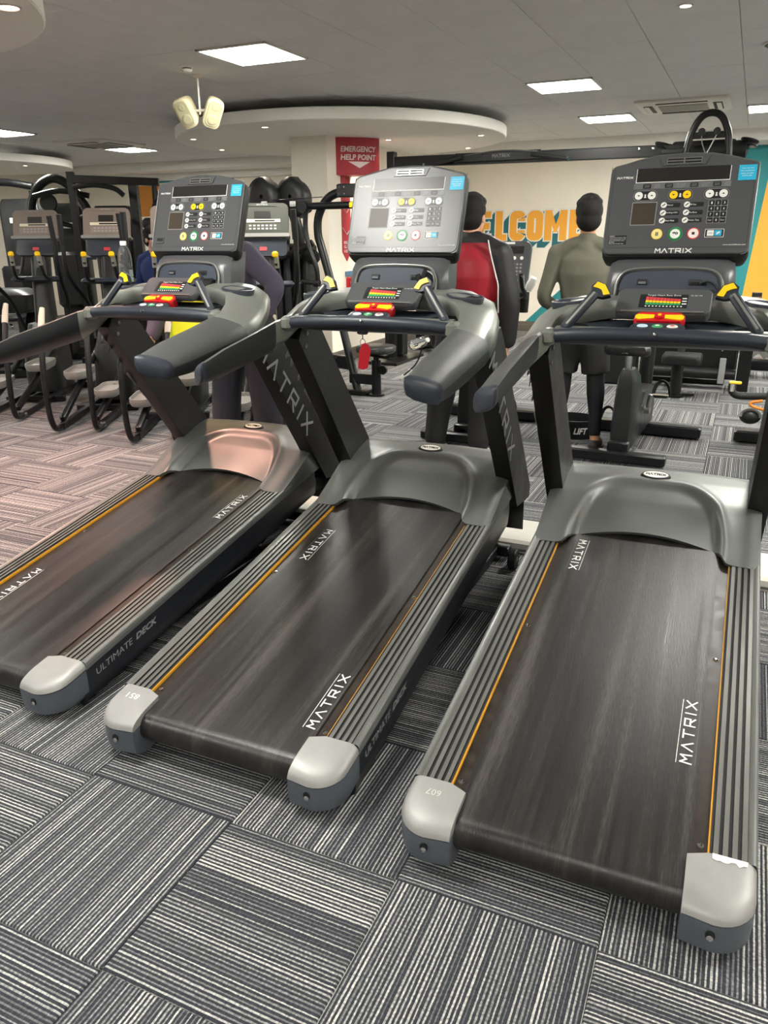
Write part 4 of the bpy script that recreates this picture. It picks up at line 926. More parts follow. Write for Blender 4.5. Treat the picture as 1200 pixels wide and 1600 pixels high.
# ================================================================== OTHER MACHINES
M_shr = mat('dark_grey_shroud', (36, 37, 38), 0.36, metal=0.2, var=0.06)
M_ped = mat('grey_pedal_plastic', (128, 126, 122), 0.45)
M_tan = mat('pale_grip', (196, 184, 168), 0.45)
M_ecn = mat('brown_grey_console', (126, 113, 105), 0.5, spec=.3)
def elliptical(label, loc, rz, ph=0.0, group=None, M_ecn=M_ecn):
    t = thing('elliptical_trainer', label, 'elliptical', loc, rz, group)
    # floor rails with cross feet
    S = MB()
    for sx in (-1, 1): S.beam((sx * .16, .12, .04), (sx * .16, 1.7, .05), .05, .05)
    S.beam((-.34, 1.66, .035), (.34, 1.66, .035), .09, .06); S.beam((-.28, .9, .035), (.28, .9, .035), .06, .05); S.build('base_frame', M_blk, t, smooth=False)
    for sx in (-1, 1):
        S = MB(); S.tube([(sx * .17, .16, .04), (sx * .17, .06, .036), (sx * .17, -.02, .07), (sx * .175, -.06, .18), (sx * .18, -.055, .40), (sx * .18, -.01, .66), (sx * .18, .06, .86)], .024, 10, smooth=4); lp = S.build('rear_loop', M_blk, t, 60)
        S = MB(); S.tube([(sx * .18, .055, .85), (sx * .18, .10, .94), (sx * .18, .14, 1.0)], [.027, .025, .02], 10); S.build('sheen_end_grip', M_tan, lp, 60)  # pale colour paints in the glossy reflection on the loop ends
        S = MB(); S.lathe([(.029, -.02), (.029, .02)], (sx * .17, .14, .04), (0, 1, 0), 12); S.build('silver_collar', M_chr, lp)
        # pedal tray on its arm
        py = .62 + sx * ph * .12; pz = .33 + sx * ph * .06
        S = MB(); S.beam((sx * .14, .1, .10), (sx * .15, py + .1, pz - .04), .045, .06, .01); S.beam((sx * .15, py + .1, pz - .04), (sx * .17, 1.45, .55), .045, .055, .01); arm = S.build('pedal_arm', M_blk, t, 40)
        S = MB(); ol = rrect(.20, .40, .085, 5)
        f = lambda k, dz: [(sx * .16 + x * k, py + y * k, pz + dz + .04 * y) for x, y in ol]
        S.loft([f(.9, -.03), f(1, 0), f(1, .035), f(.93, .035), f(.9, .008), f(.2, .006)]); S.build('pedal', M_ped, arm, 40)
        # swing handle
        y0_ = 1.05 + sx * ph * .1
        S = MB(); S.tube([(sx * .29, y0_, 1.72), (sx * .30, y0_ + .02, 1.5), (sx * .30, y0_ + .02, 1.28), (sx * .29, y0_ + .10, 1.14), (sx * .24, y0_ + .34, .92), (sx * .2, 1.45, .60)], .02, 10, smooth=4); h = S.build('swing_handle', M_blk, t, 60)
        S = MB(); S.tube([(sx * .29, y0_ - .002, 1.725), (sx * .299, y0_ + .018, 1.5)], .025, 10); S.build('hand_grip', M_rub, h, 60)
        # fixed pulse handle
        S = MB(); S.tube([(sx * .10, 1.42, 1.15), (sx * .14, 1.30, 1.15), (sx * .14, 1.22, 1.20), (sx * .13, 1.18, 1.32)], .017, 10, smooth=4); fh = S.build('pulse_handle', M_blk, t, 60)
        S = MB(); S.tube([(sx * .133, 1.192, 1.28), (sx * .13, 1.18, 1.37)], .021, 10); S.build('chrome_sensor', M_alu, fh, 60)
        S = MB(); S.box((sx * .125, 1.165, 1.385), (.05, .04, .05), .012); S.build('yellow_tip', M_yel, fh, 40)
    # shroud, mast, console
    S = MB(); S.loft([[(x * k, 1.38 + y * k, z) for x, y in rrect(.36, .56, .12)] for z, k in ((.06, .95), (.2, 1), (.5, .92), (.72, .6))]); S.build('drive_shroud', M_shr, t, 40)
    S = MB(); S.loft([[(x * k, y0_ + y * k, z) for x, y in rrect(.16, .2, .05)] for z, k, y0_ in ((.6, 1.1, 1.45), (1.0, 1, 1.50), (1.35, 1, 1.58), (1.62, .8, 1.64))]); S.build('mast', M_shr, t, 40)
    tl = Vector((0, .30, .95)).normalized(); nn = Vector((0, -tl.z, tl.y)); c = Vector((0, 1.52, 1.54))
    F2 = lambda u, v, n: tuple(c + Vector((u, 0, 0)) + tl * v + nn * n)
    S = MB(); S.loft([[F2(u * k, .13 + v * k, n) for u, v in rrect(.44, .27, (.05, .05, .02, .02))] for n, k in ((-.09, .8), (-.05, .98), (-.012, 1), (0, .985))]); con = S.build('console', M_ecn, t, 40)
    S = MB()
    def fl(q, n0, n1, mi=0): S.loft([[F2(u, v, n) for u, v in q] for n in (n0, n1)], mi=mi)
    fl(rrect2(0, .165, .14, .06, .004), .001, .003); S.build('screen', M_screen, con, smooth=False)
    S = MB(); fl(rrect2(0, .115, .30, .026, .004), .001, .004); fl(rrect2(.02, .115, .17, .014, .002), .004, .005, 1); S.build('display_bar', [mat('pale_display', (226, 214, 190), .4), M_key], con, smooth=False)
    S = MB(); fl(rrect2(0, .062, .30, .06, .006), .0005, .002)
    for k in range(7):
        for j in range(2): fl(rrect2(-.105 + .035 * k, .075 - .026 * j, .022, .014, .004), .002, .003, 1)
    S.build('button_row', [mat('rosy_key_field', (142, 124, 116), .5, spec=.3) if M_ecn.name.startswith('brown') else mat('dark_key_field', (66, 68, 60), .5, spec=.3), M_lettg], con, smooth=False)
    S = MB(); fl([(-.12, .235), (.12, .235), (.09, .262), (-.09, .262)], .001, .004); logo(S, .09, .011, .0026, lambda u, v, n: F2(u, .248 + v, .0045 + n), mi=1); S.build('vent_panel', [M_ecn, M_lettg], con, smooth=False)
    S = MB(); S.loft([[F2(u, v - .012, n) for u, v in rrect(.46, .03, .012)] for n in (-.06, .03)]); S.build('reading_ledge', M_ped, con, 40)
    S = MB(); S.loft([[F2(u * k, -.10 + v, n) for u, v in rrect(.40, .16, .03)] for n, k in ((-.08, .9), (-.005, 1), (0, .97))]); S.build('lower_console', M_navy, t, 40)
    S = MB(); S.loft([[F2(u, v - .12, n) for u, v in rrect(.06, .03, .005)] for n in (0, .004)]); S.build('red_heart_chart', M_redp, t, smooth=False)
    S = MB(); S.box((0, 1.42, 1.14), (.5, .14, .05), .02); S.build('tray', M_navy, t)
    return t
R27 = radians(27)
elliptical('elliptical trainer at the left edge of the picture, the first of its row', (-5.86, 4.66, 0), R27, 1)
elliptical('elliptical trainer with a pinkish console left of the water bottle', (-4.90, 4.62, 0), R27, -1)
elliptical('elliptical trainer mostly hidden behind the left treadmill console', (-4.06, 4.58, 0), R27, 1)
elliptical('elliptical trainer with a lit greenish console behind the bending cleaner', (-3.12, 4.56, 0), R27, .5, None, mat('olive_grey_console', (62, 64, 58), .5, spec=.25))

def upright_bike(label, loc, rz=0.0, lp=1):
    t = thing('exercise_bike', label, 'exercise bike', loc, rz)
    S = MB(); S.beam((-.33, -.48, .055), (.33, -.48, .055), .085, .075, .012); S.build('rear_foot', M_blk, t); S = MB(); S.beam((-.45, .47, .055), (.45, .47, .055), .10, .09, .012); S.build('front_foot', M_blk, t)
    S = MB(); S.beam((0, -.48, .09), (0, .47, .09), .09, .08, .012); S.beam((-.07, -.43, .12), (.07, -.43, .12), .10, .07, .01); S.build('base_beam', M_blk, t)
    # tall narrow rear shroud holding the seat post
    S = MB(); S.loft([[(x * kx, yc + y * ky, z) for x, y in [(-.075, -.06), (-.055, -.12), (.055, -.12), (.075, -.06), (.075, .2), (.05, .3), (-.05, .3), (-.075, .2)]] for z, kx, ky, yc in ((.10, 1.0, .85, -.32), (.25, 1.05, 1, -.30), (.45, .95, .95, -.29), (.58, .80, .7, -.31), (.64, .5, .4, -.33))]); sh = S.build('rear_shroud', M_shr, t, 30)
    S = MB(); S.loft([[(x, y, z) for y, z in [(-.1, .12), (-.1, .30), (0.05, .42), (.3, .44), (.52, .36), (.55, .2), (.5, .12)]] for x in (-.07, -.055, .055, .07)]); dr = S.build('drive_shroud', M_shr, t, 30)
    S = MB(); logo(S, .2, .045, .008, lambda u, v, n: (-.0705 - n, .2 - u, .3 + v)); logo(S, .2, .045, .008, lambda u, v, n: (.0705 + n, .2 + u, .3 + v)); S.build('shroud_lettering', M_lettg, dr, smooth=False)
    S = MB(); S.tube([(0, -.33, .60), (0, -.36, .76)], .024, 12); S.build('seat_post', M_chr, t, 60)
    S = MB(); secs = []
    for y, w, h, z in ((-.17, .04, .03, .80), (-.15, .26, .065, .79), (-.08, .31, .08, .785), (0, .26, .075, .785), (.08, .12, .06, .79), (.16, .07, .05, .79), (.18, .03, .03, .785)): secs.append([(x, -.36 + y, z + zz) for x, zz in rrect(w, h, min(w, h) * .45, 4)])
    S.loft(secs); sd = S.build('saddle', M_pad, t, 60)
    S = MB(); S.lathe([(.035, 0), (.018, .05), (.006, .085)], (0, -.5, .765), (0, .25, 1), 14); S.build('saddle_cone', M_shr, sd, 60)
    for sx in (-1, 1):
        a = Vector((sx * .10, .02, .30)); b = Vector((sx * .13, .02 - .1 * lp * sx, .30 + .13 * lp * sx * 1.0)); S = MB(); S.beam(a, b, .02, .035, .006, up=(1, 0, 0)); S.lathe([(.03, -.02), (.03, .02)], tuple(a), (1, 0, 0), 14); cr = S.build('crank', M_alu, t, 50)
        S = MB(); S.box(b + Vector((sx * .07, 0, 0)), (.10, .09, .03), .008); S.build('pedal', M_rub, cr)
        S = MB(); S.tube([tuple(b + Vector((sx * .07, 0, 0)) + Vector((.055 * cos(q), 0.01, .10 * sin(q)))) for q in [pi * i / 12 for i in range(13)]], .006, 6, squash=2.5); S.build('pedal_strap', M_rub, cr, 60); S = MB(); S.beam(b + Vector((sx * .015, -.047, .012)), b + Vector((sx * .125, -.047, .012)), .006, .008, 0); S.build('pale_strap_edge', M_tan, cr, smooth=False)
    S = MB(); S.tube([(0, .40, .15), (0, .44, .6), (0, .46, 1.05)], .05, 12, squash=1.3); S.build('console_mast', M_blk, t, 60)
    tl = Vector((0, .3, .95)).normalized(); nn = Vector((0, -tl.z, tl.y)); c = Vector((0, .36, 1.06)); F3 = lambda u, v, n: tuple(c + Vector((u, 0, 0)) + tl * v + nn * n)
    S = MB(); S.loft([[F3(u * k, .215 + v * k, n) for u, v in rrect(.46, .44, (.06, .06, .03, .03))] for n, k in ((-.07, .85), (-.03, 1), (-.01, 1), (0, .985))]); con = S.build('console', M_cons, t, 40)
    S = MB()
    def fl(q, n0, n1, mi=0): S.loft([[F3(u, v, n) for u, v in q] for n in (n0, n1)], mi=mi)
    fl(rrect2(0, .36, .34, .06, .004), .001, .002); fl(rrect2(-.1, .22, .12, .12, .004), .001, .002); S.build('screen', M_screen, con, smooth=False)
    S = MB(); fl(rrect2(0, .415, .18, .016, .003), .001, .004); logo(S, .12, .016, .003, lambda u, v, n: F3(u, .025 + v, .001 + n))
    for k in range(2): fl([(.10 + .06 * k + .014 * cos(a), .295 + .014 * sin(a)) for a in [2 * pi * i / 14 for i in range(14)]], .001, .004)
    for k in range(3):
        for j in range(4): fl(rrect2(.10 + .03 * k, .245 - .028 * j, .018, .014, .003), .001, .0025, 1)
    fl(rrect2(.11, .11, .018, .02, .002), .001, .003, 2); fl(rrect2(.14, .11, .018, .02, .002), .001, .003, 2); S.build('keys', [M_lett, M_lettg, mat('pale_cyan_key', (150, 216, 226), .4)], con, smooth=False)
    for sx in (-1, 1):
        S = MB(); S.tube([(sx * .05, .40, 1.02), (sx * .2, .36, 1.03), (sx * .26, .24, 1.06), (sx * .26, .12, 1.14), (sx * .25, .10, 1.24)], .017, 10, smooth=4); hb = S.build('handlebar', M_rub, t, 60)
        S = MB(); S.tube([(sx * .26, .135, 1.13), (sx * .255, .102, 1.23)], .020, 10); S.build('chrome_sensor', M_chr, hb, 60)
    S = MB(); S.lathe([(.045, .0), (.05, .10), (.05, .16), (.04, .16), (.038, .02)], (.2, .40, .92), (0, 0, 1), 18); S.build('bottle_holder', M_blk, t, 60)
    return t
b0 = upright_bike('exercise bike in front of the man in the red and black jacket', (-1.86, 6.0, 0), 0, -1)
S = MB(); S.loft([[(x, y, z) for x, y in rrect(.07 * k, .06 * k, .015)] for z, k in ((0, .8), (.05, 1), (.11, .7))]); o = S.build('paper_towel', M_lett, None, 50); o.location = (-1.612, 6.36, 1.10); o.rotation_euler = (.3, .4, .2); tag(o, 'crumpled white paper towel in the bottle holder of the bike before the jacket man', 'paper towel')
b1 = upright_bike('exercise bike with black saddle seen under the right treadmill cross bar', (-.66, 5.90, 0), radians(-3), 1)

t = thing('recumbent_bike', 'recumbent bike with orange cable behind the right treadmill upright', 'exercise bike', (.50, 6.2, 0))
S = MB(); S.beam((-.45, .19, .055), (.45, .19, .055), .10, .09, .012); S.beam((-.3, -.85, .05), (.3, -.85, .05), .09, .08, .012); S.beam((0, .19, .12), (0, -.85, .12), .1, .1, .012); S.build('base_frame', M_blk, t)
S = MB(); S.loft([[(x * k, y * k - .1, z) for x, y in rrect(.42, .34, .09)] for z, k in ((.45, .92), (.47, 1), (.51, 1), (.53, .93))]); S.build('seat', M_ped, t, 50); S = MB(); S.loft([[(x * k, y0_, .80 + z * k) for x, z in rrect(.42, .46, .1)] for y0_, k in ((-.30, .9), (-.28, 1), (-.25, 1), (-.23, .92))]); S.build('backrest', M_pad, t, 50)
S = MB(); S.box((0, -.12, .30), (.16, .2, .32), .03); S.build('seat_support', M_blk, t)
for sx in (-1, 1):
    S = MB(); S.tube([(sx * .18, -.16, .44), (sx * .36, -.16, .425), (sx * .47, -.17, .425), (sx * .51, -.17, .46), (sx * .51, -.17, .50)], .026, 10, smooth=4); h = S.build('side_handle', M_rub, t, 60); S = MB(); S.tube([(sx * .51, -.17, .455), (sx * .51, -.17, .51)], .028, 10); S.build('chrome_sensor', M_chr, h, 60); S = MB(); S.box((sx * .49, -.17, .515), (.08, .05, .016), .005); S.build('yellow_cap', M_yel, h)
S = MB(); S.tube([(-.30, -.18, .40), (-.37, -.19, .385), (-.36, -.2, .36), (-.25, -.2, .335), (-.19, -.2, .32)], .011, 8, smooth=4); S.build('orange_cable', mat('orange_cable', (214, 130, 40), .5), t, 60)
for sx in (-1, 1):
    S = MB(); S.ell((sx * .36, .02, .24), (.075, .05, .055)); p = S.build('pedal', M_shr, t, 60); S = MB(); S.tube([(sx * .36 + .07 * cos(a), -.02, .245 + .06 * sin(a)) for a in [pi * i / 10 for i in range(11)]], .008, 6, squash=2); S.build('pedal_strap', M_lettg, p, 60); S = MB(); S.beam((sx * .1, .05, .3), (sx * .30, .02, .25), .03, .03); S.build('crank', M_alu, p)
S = MB(); S.loft([[(x * k, .30 + y * k, z) for x, y in rrect(.26, .5, .1)] for z, k in ((.1, .9), (.3, 1), (.6, .8), (.75, .4))]); S.build('drive_shroud', M_shr, t, 50)

# cable crossover: tall towers joined by an overhead boom
t = thing('cable_crossover', 'black cable crossover with an overhead boom in front of the WELCOME wall', 'gym machine', (-2.2, 9.2, 0))
S = MB(); S.beam((-1.9, 0, 2.335), (1.45, 0, 2.315), .09, .115, .008); S.build('boom', M_blk, t, 30)
S = MB(); S.beam((-1.05, -.06, 2.34), (-.05, -.06, 2.34), .03, .10, .01); bp = S.build('boom_plate', M_blk, t, 30); S = MB(); logo(S, .2, .03, .006, lambda u, v, n: (-.5 + u, -.0765 - n, 2.345 + v)); S.tube([(-.93, -.08, 2.36), (-.5, -.085, 2.395), (-.09, -.08, 2.37)], .008, 8, smooth=4); S.build('boom_lettering', M_steel, bp, smooth=False)
for sx, x0 in ((-1, -.95), (1, -.15)):
    S = MB(); S.tube([(x0, -.1, 2.345), (x0 + sx * .25, -.16, 2.30), (x0 + sx * .42, -.2, 2.27)], .022, 10, smooth=4); g = S.build('pull_up_grip', M_rub, t, 60); S = MB(); S.tube([(x0 + sx * .41, -.198, 2.272), (x0 + sx * .43, -.203, 2.268)], .023, 10); S.build('silver_end', M_chr, g)
for x in (.98, 1.12): 
    S = MB(); S.lathe([(.018, 0), (.014, .012), (.004, .014)], (x, -.045, 2.34), (0, -1, 0), 10); S.build('bolt', M_chr, t)
for x in (-1.86,):
    S = MB(); S.beam((x, 0, 0.02), (x, 0, 2.45), .10, .10, .008); S.build('tower_post', M_blk, t, 30)
    S = MB(); S.box((x, 0, .02), (.5, .9, .04), .005); S.build('tower_foot', M_blk, t)
    S = MB(); S.box((x - .02, .16, .55), (.26, .16, 1.0), .01); w = S.build('weight_shroud', M_blkm, t)
for x in (1.36, 1.82):
    S = MB(); S.beam((x, .05, .02), (x, .05, 2.38), .12, .12, .01); S.build('tower_post', M_blk, t, 30)
    S = MB(); S.tube([(x + .04, -.03, .3), (x + .04, -.03, 2.36)], .012, 8); S.build('guide_rod', M_chr, t)
S = MB(); S.box((1.6, .12, .03), (1.0, .9, .05), .005); S.build('tower_foot', M_blk, t)
S = MB(); S.lathe([(.04, -.42), (.085, -.40), (.09, .40), (.04, .42)], (1.60, .03, 2.30), (1, 0, 0), 18); S.box((1.6, .03, 2.30), (.62, .10, .20), .02); S.build('pulley_housing', M_blkm, t, 50)
for x in (1.20, 2.02):
    S = MB(); S.lathe([(.03, -.03), (.085, -.03), (.09, -.02), (.075, 0), (.09, .02), (.085, .03), (.03, .03)], (x, .03, 2.36), (.25, .1, 1), 22); S.build('pulley', M_blkm, t, 50)
S = MB(); S.tube([(1.43, -.15, 2.0), (1.46, -.15, 2.35), (1.50, -.15, 2.50), (1.565, -.15, 2.60), (1.65, -.15, 2.63), (1.735, -.15, 2.60), (1.80, -.15, 2.50), (1.84, -.15, 2.35), (1.87, -.15, 2.0)], .034, 12, smooth=4); ar = S.build('top_arch', M_blk, t, 60)
S = MB(); S.beam((1.47, -.15, 2.43), (1.83, -.15, 2.43), .03, .06, .005); S.build('arch_bar', M_blk, ar)
for x in (1.58, 1.72):
    S = MB(); S.lathe([(.034, -.015), (.034, .015)], (x, -.18, 2.46), (0, 1, 0), 16); S.tube([(x, -.17, 2.43), (x + (.012 if x < 1.6 else -.03), -.17, 2.36), (1.64, -.17, 2.25)], .006, 6, mi=1); S.build('hook', [M_rub, M_steel], t, 50)

# pec fly machine
t = thing('pec_fly_machine', 'black pec fly machine with twin pulley heads beside the red emergency sign', 'gym machine', (-4.1, 7.25, 0))
for x, y in ((-.50, .0), (-.24, .12)):
    S = MB(); S.loft([[(x + .175 * k * cos(a), y + n, 1.90 + .19 * k * sin(a) - .03 * (cos(a) > .2)) for a in [2 * pi * i / 26 for i in range(26)]] for n, k in ((-.13, .6), (-.10, .95), (-.07, 1), (.05, 1), (.08, .9))]); ph = S.build('pulley_head', M_blkm, t, 50)
    S = MB(); S.loft([[(x + .02 + .022 * k * cos(a), y - .133, 1.90 + .022 * k * sin(a)) for a in [2 * pi * i / 4 for i in range(4)]] for k in (1, .9)]); S.loft([[(x + .05 + u, y - .128 - n, 1.83 + v) for u, v in rrect(.07, .05, .008)] for n in (0, .004)]); S.build('white_sticker', M_lett, ph, smooth=False)
S = MB()
for k in range(5): S.beam((-.52 + .105 * k, .05 + .02 * k, .03), (-.52 + .105 * k, .05 + .02 * k, 1.45), .09, .22, .03)
S.build('weight_shroud', M_blkm, t, 40)
for dx in (-.38, -.2):
    S = MB(); S.tube([(dx, .1, 1.2), (dx + .02, .08, 1.5), (dx - .02, .06, 1.72), (dx - .08, .05, 1.85)], .055, 12, smooth=4); S.build('shroud_neck', M_blk, t, 60)
S = MB(); S.tube([(-.85, -.05, 1.31), (-.45, -.1, 1.31), (-.15, -.1, 1.36), (.05, -.05, 1.46)], .05, 12, smooth=5, squash=.7); S.build('main_arm', M_blk, t, 60)
S = MB(); S.tube([(.62, -.25, .03), (.35, -.13, .85), (.16, -.06, 1.38), (.11, -.05, 1.55), (.13, -.05, 1.72), (.24, -.05, 1.87), (.42, -.05, 1.93), (.6, -.05, 1.93)], .042, 12, smooth=5); S.build('front_post', M_blk, t, 60)
S = MB(); S.box((.50, -.08, 1.93), (.24, .14, .12), .01); hd = S.build('pivot_block', M_blkm, t)
S = MB()
for dx in (0, .05):
    for dz in (-.03, .03): S.lathe([(.008, 0), (.006, .006)], (.42 + dx, -.151, 1.93 + dz), (0, -1, 0), 8)
S.build('bolt', M_chr, hd)
S = MB(); S.tube([(-.02, -.1, 1.80), (.6, -.1, 1.80)], .034, 12); S.lathe([(.055, -.06), (.055, .06)], (-.0, -.1, 1.79), (0, 1, 0), 18); S.build('swing_bar', M_blk, t, 50); S = MB(); S.box((.55, -.16, 1.80), (.05, .02, .05), .005); S.build('yellow_pin', M_yel, t)
S = MB(); S.tube([(.02, -.12, 1.76), (.01, -.12, 1.58), (.06, -.14, 1.40), (.14, -.16, 1.22), (.15, -.16, 1.05)], .026, 10, smooth=5); ha = S.build('handle_arm', M_blk, t, 60)
S = MB(); S.tube([(-.03, -.16, 1.085), (.14, -.16, 1.075)], .022, 10); S.lathe([(.035, -.03), (.035, .03)], (.14, -.16, 1.075), (1, 0, 0), 12); S.tube([(-.05, -.16, 1.086), (-.03, -.16, 1.085)], .024, 10, mi=1); S.build('hand_grip', [M_rub, M_chr], ha, 50)
S = MB(); S.tube([(-.46, -.1, 1.86), (.2, -.1, 1.88)], .014, 8, squash=.3); S.build('strap', M_rub, t, 60)
S = MB(); S.box((.02, .0, 1.32), (.14, .1, .14), .04); S.build('pad_roll', M_pad, t)
S = MB(); S.beam((-.5, .0, .33), (.55, -.2, .30), .08, .13, .01); S.beam((.53, -.24, .16), (.85, -.25, .16), .06, .10, .01); S.beam((.4, -.25, .03), (.75, -.25, .03), .16, .04, .005); S.build('base_frame', M_blk, t, 40)
for dx in (0, .06):
    S = MB(); S.lathe([(.014, 0), (.01, .01)], (.30 + dx, -.225, .345), (0, -1, 0), 10); S.build('base_bolt', M_chr, t)
S = MB(); S.tube([(.83, -.25, 0.01), (.83, -.25, .36)], .048, 16); S.lathe([(.08, 0), (.08, .02)], (.83, -.25, .002), (0, 0, 1), 20); S.build('seat_column', M_blk, t, 50)
S = MB(); S.tube([(.83, -.25, .34), (.83, -.25, .44)], .03, 14); S.tube([(.70, -.27, .42), (.83, -.28, .40), (.98, -.24, .38)], .014, 8); S.lathe([(.045, -.015), (.045, .015)], (.92, -.29, .27), (0, 1, 0), 16); S.build('seat_lever', M_blk, t, 50)
S = MB(); S.loft([[(.83 + x * k, -.25 + y * k, z) for x, y in rrect(.38, .36, .15, 6)] for z, k in ((.43, .9), (.445, 1), (.485, 1), (.50, .93))]); S.build('seat', M_pad, t, 50)

# strength machines far left; each with stack tower, frame and pads
def weight_tower(t, x, y, w, h, d=.26):
    S = MB(); S.loft([[(x + px * k, y + py * k, z) for px, py in rrect(w, d, .06)] for z, k in ((.03, 1), (h - .1, 1), (h, .8))]); s = S.build('weight_shroud', M_blkm, t, 40)
    S = MB(); S.loft([[(x + u, y - d / 2 - n, h * .55 + v) for u, v in rrect(w * .45, h * .45, .02)] for n in (.001, .006)]); S.build('shroud_window', M_screen, s, smooth=False)
    S = MB(); S.loft([[(x + u, y - d / 2 - n, h * .86 + v) for u, v in rrect(w * .4, .07, .01)] for n in (.006, .010)]); S.build('white_instruction_card', M_lett, s, smooth=False)
    S = MB()
    for k in range(9): S.box((x, y - d / 2 - .01, .12 + .045 * k), (w * .5, .02, .038), .003)
    S.build('weight_plates', M_steel, s, smooth=False)
t = thing('chest_press_machine', 'dark strength machine at the left edge behind the first elliptical', 'gym machine', (-9.7, 8.5, 0), radians(20))
weight_tower(t, .1, .15, .55, 2.05); S = MB(); S.tube([(-.5, -.05, 2.18), (0, -.1, 2.26), (.45, -.08, 2.20)], .05, 12, smooth=4); S.beam((-.4, -.05, .03), (-.4, -.05, 2.2), .09, .09); S.beam((.42, -.05, .03), (.42, -.05, 2.15), .07, .09); S.beam((-.5, -.5, .04), (.5, -.5, .04), .08, .07); S.beam((0, .2, .05), (0, -.6, .05), .08, .07); S.build('frame', M_blk, t, 50)
S = MB(); S.box((0, -.35, .45), (.36, .4, .08), .03); S.box((0, -.13, .85), (.34, .09, .6), .04); S.build('pads', M_pad, t)
for sx in (-1, 1):
    S = MB(); S.tube([(sx * .32, -.3, 1.7), (sx * .34, -.42, 1.3), (sx * .30, -.5, 1.05)], .025, 10, smooth=4); S.build('press_arm', M_blk, t, 60)
t = thing('functional_trainer', 'strength machine with a big rounded black hoop frame behind the ellipticals', 'gym machine', (-8.25, 8.0, 0), radians(25))
S = MB(); S.tube([(-.36, 0, .03), (-.38, 0, 1.0), (-.36, 0, 1.75), (-.24, 0, 2.10), (0, 0, 2.24), (.24, 0, 2.10), (.42, 0, 1.75), (.5, 0, 1.0), (.5, 0, .03)], .055, 12, smooth=5); S.build('hoop_frame', M_blk, t, 60)
weight_tower(t, .06, .2, .42, 1.95); S = MB(); S.tube([(-.2, -.2, 2.02), (.15, -.25, 2.08), (.5, -.2, 2.02)], .035, 10, smooth=4); S.tube([(-.15, -.3, 1.62), (.1, -.35, 1.70), (.35, -.3, 1.64)], .03, 10, smooth=4); S.build('pull_down_bars', M_blk, t, 60)
S = MB(); S.lathe([(.02, -.02), (.10, -.02), (.11, -.008), (.09, 0), (.11, .008), (.10, .02), (.02, .02)], (-.08, -.06, 1.95), (0, 1, 0), 22); S.build('pulley', M_shr, t, 50)
S = MB(); S.box((.05, -.3, .5), (.4, .5, .09), .03); S.box((.05, -.05, 1.0), (.36, .09, .7), .04); S.build('pads', M_pad, t); S = MB(); S.box((.05, -.3, .24), (.1, .3, .42), .01); S.beam((-.45, -.3, .04), (.5, -.3, .04), .1, .07); S.build('seat_frame', M_blk, t); S = MB(); S.box((.33, .02, 1.3), (.16, .02, .1), .004); S.box((.33, .008, 1.3), (.16, .002, .04), 0, mi=1); S.build('instruction_plate', [mat('navy_card', (40, 52, 86), .5), M_lett], t, smooth=False)
t = thing('lat_pulldown_machine', 'tall black pulldown machine with a long top beam right of the hoop machine', 'gym machine', (-7.35, 8.0, 0), radians(25))
S = MB(); S.beam((-.42, -.1, .03), (-.42, -.1, 2.28), .08, .08); S.beam((-.42, -.1, 2.20), (.62, .0, 2.16), .09, .09); S.beam((.30, .0, .03), (.30, 0, 2.15), .10, .12); S.beam((-.5, -.3, .04), (.6, -.3, .04), .09, .07); S.build('frame', M_blk, t)
weight_tower(t, -.05, .2, .5, 1.9); S = MB(); S.tube([(-.36, -.2, 2.1), (-.1, -.28, 2.12), (.15, -.3, 2.08), (.26, -.3, 2.0)], .03, 10, smooth=4); S.tube([(-.3, -.25, 1.76), (0, -.32, 1.80), (.2, -.3, 1.75), (.26, -.3, 1.68)], .03, 10, smooth=4); S.build('grip_bars', M_rub, t, 60)
S = MB(); S.ell((.66, -.05, 1.80), (.16, .10, .2)); S.box((.50, -.05, 1.68), (.22, .14, .14), .03); S.tube([(.56, -.02, 2.12), (.56, -.05, 1.8)], .03, 10); S.build('pulley_cover', M_blkm, t, 50)
for x in (.46, .54): 
    S = MB(); S.tube([(x, -.02, .05), (x, -.02, 1.7)], .014, 8); S.build('guide_rod', M_chr, t)
S = MB(); S.box((-.05, -.35, .5), (.4, .45, .09), .03); S.build('seat', M_pad, t); S = MB(); S.box((-.05, -.35, .24), (.1, .2, .42), .01); S.build('seat_post', M_blk, t)
t = thing('leg_press_machine', 'low black machine with chrome bolts under the left treadmill arm at the edge', 'gym machine', (-7.9, 6.6, 0), radians(25))
S = MB(); S.beam((-.5, -.3, .05), (.5, -.3, .05), .1, .08); S.beam((-.4, .3, .05), (.4, .3, .05), .1, .08); S.beam((-.3, -.3, .1), (-.3, .3, .7), .1, .12); S.beam((.3, -.3, .1), (.3, .3, .9), .1, .12); S.beam((0, -.3, .05), (0, .3, .05), .1, .08); S.build('frame', M_blk, t); S = MB(); S.loft([[(x, y, z) for x, y in rrect(.9 * k, .5 * k, .08)] for z, k in ((.72, .9), (.76, 1), (.92, 1), (.98, .7))]); S.build('cover', M_shr, t, 40)
for x, z in ((-.2, .6), (.0, .62), (.2, .58)): S = MB(); S.lathe([(.03, 0), (.02, .03)], (x, -.27, z), (0, -1, 0), 12); S.build('chrome_bolt', M_chr, t)
S = MB(); S.ell((-.25, -.33, .45), (.05, .04, .12)); S.build('blue_grip', mat('blue_grip', (40, 120, 190), .4), t, 60)

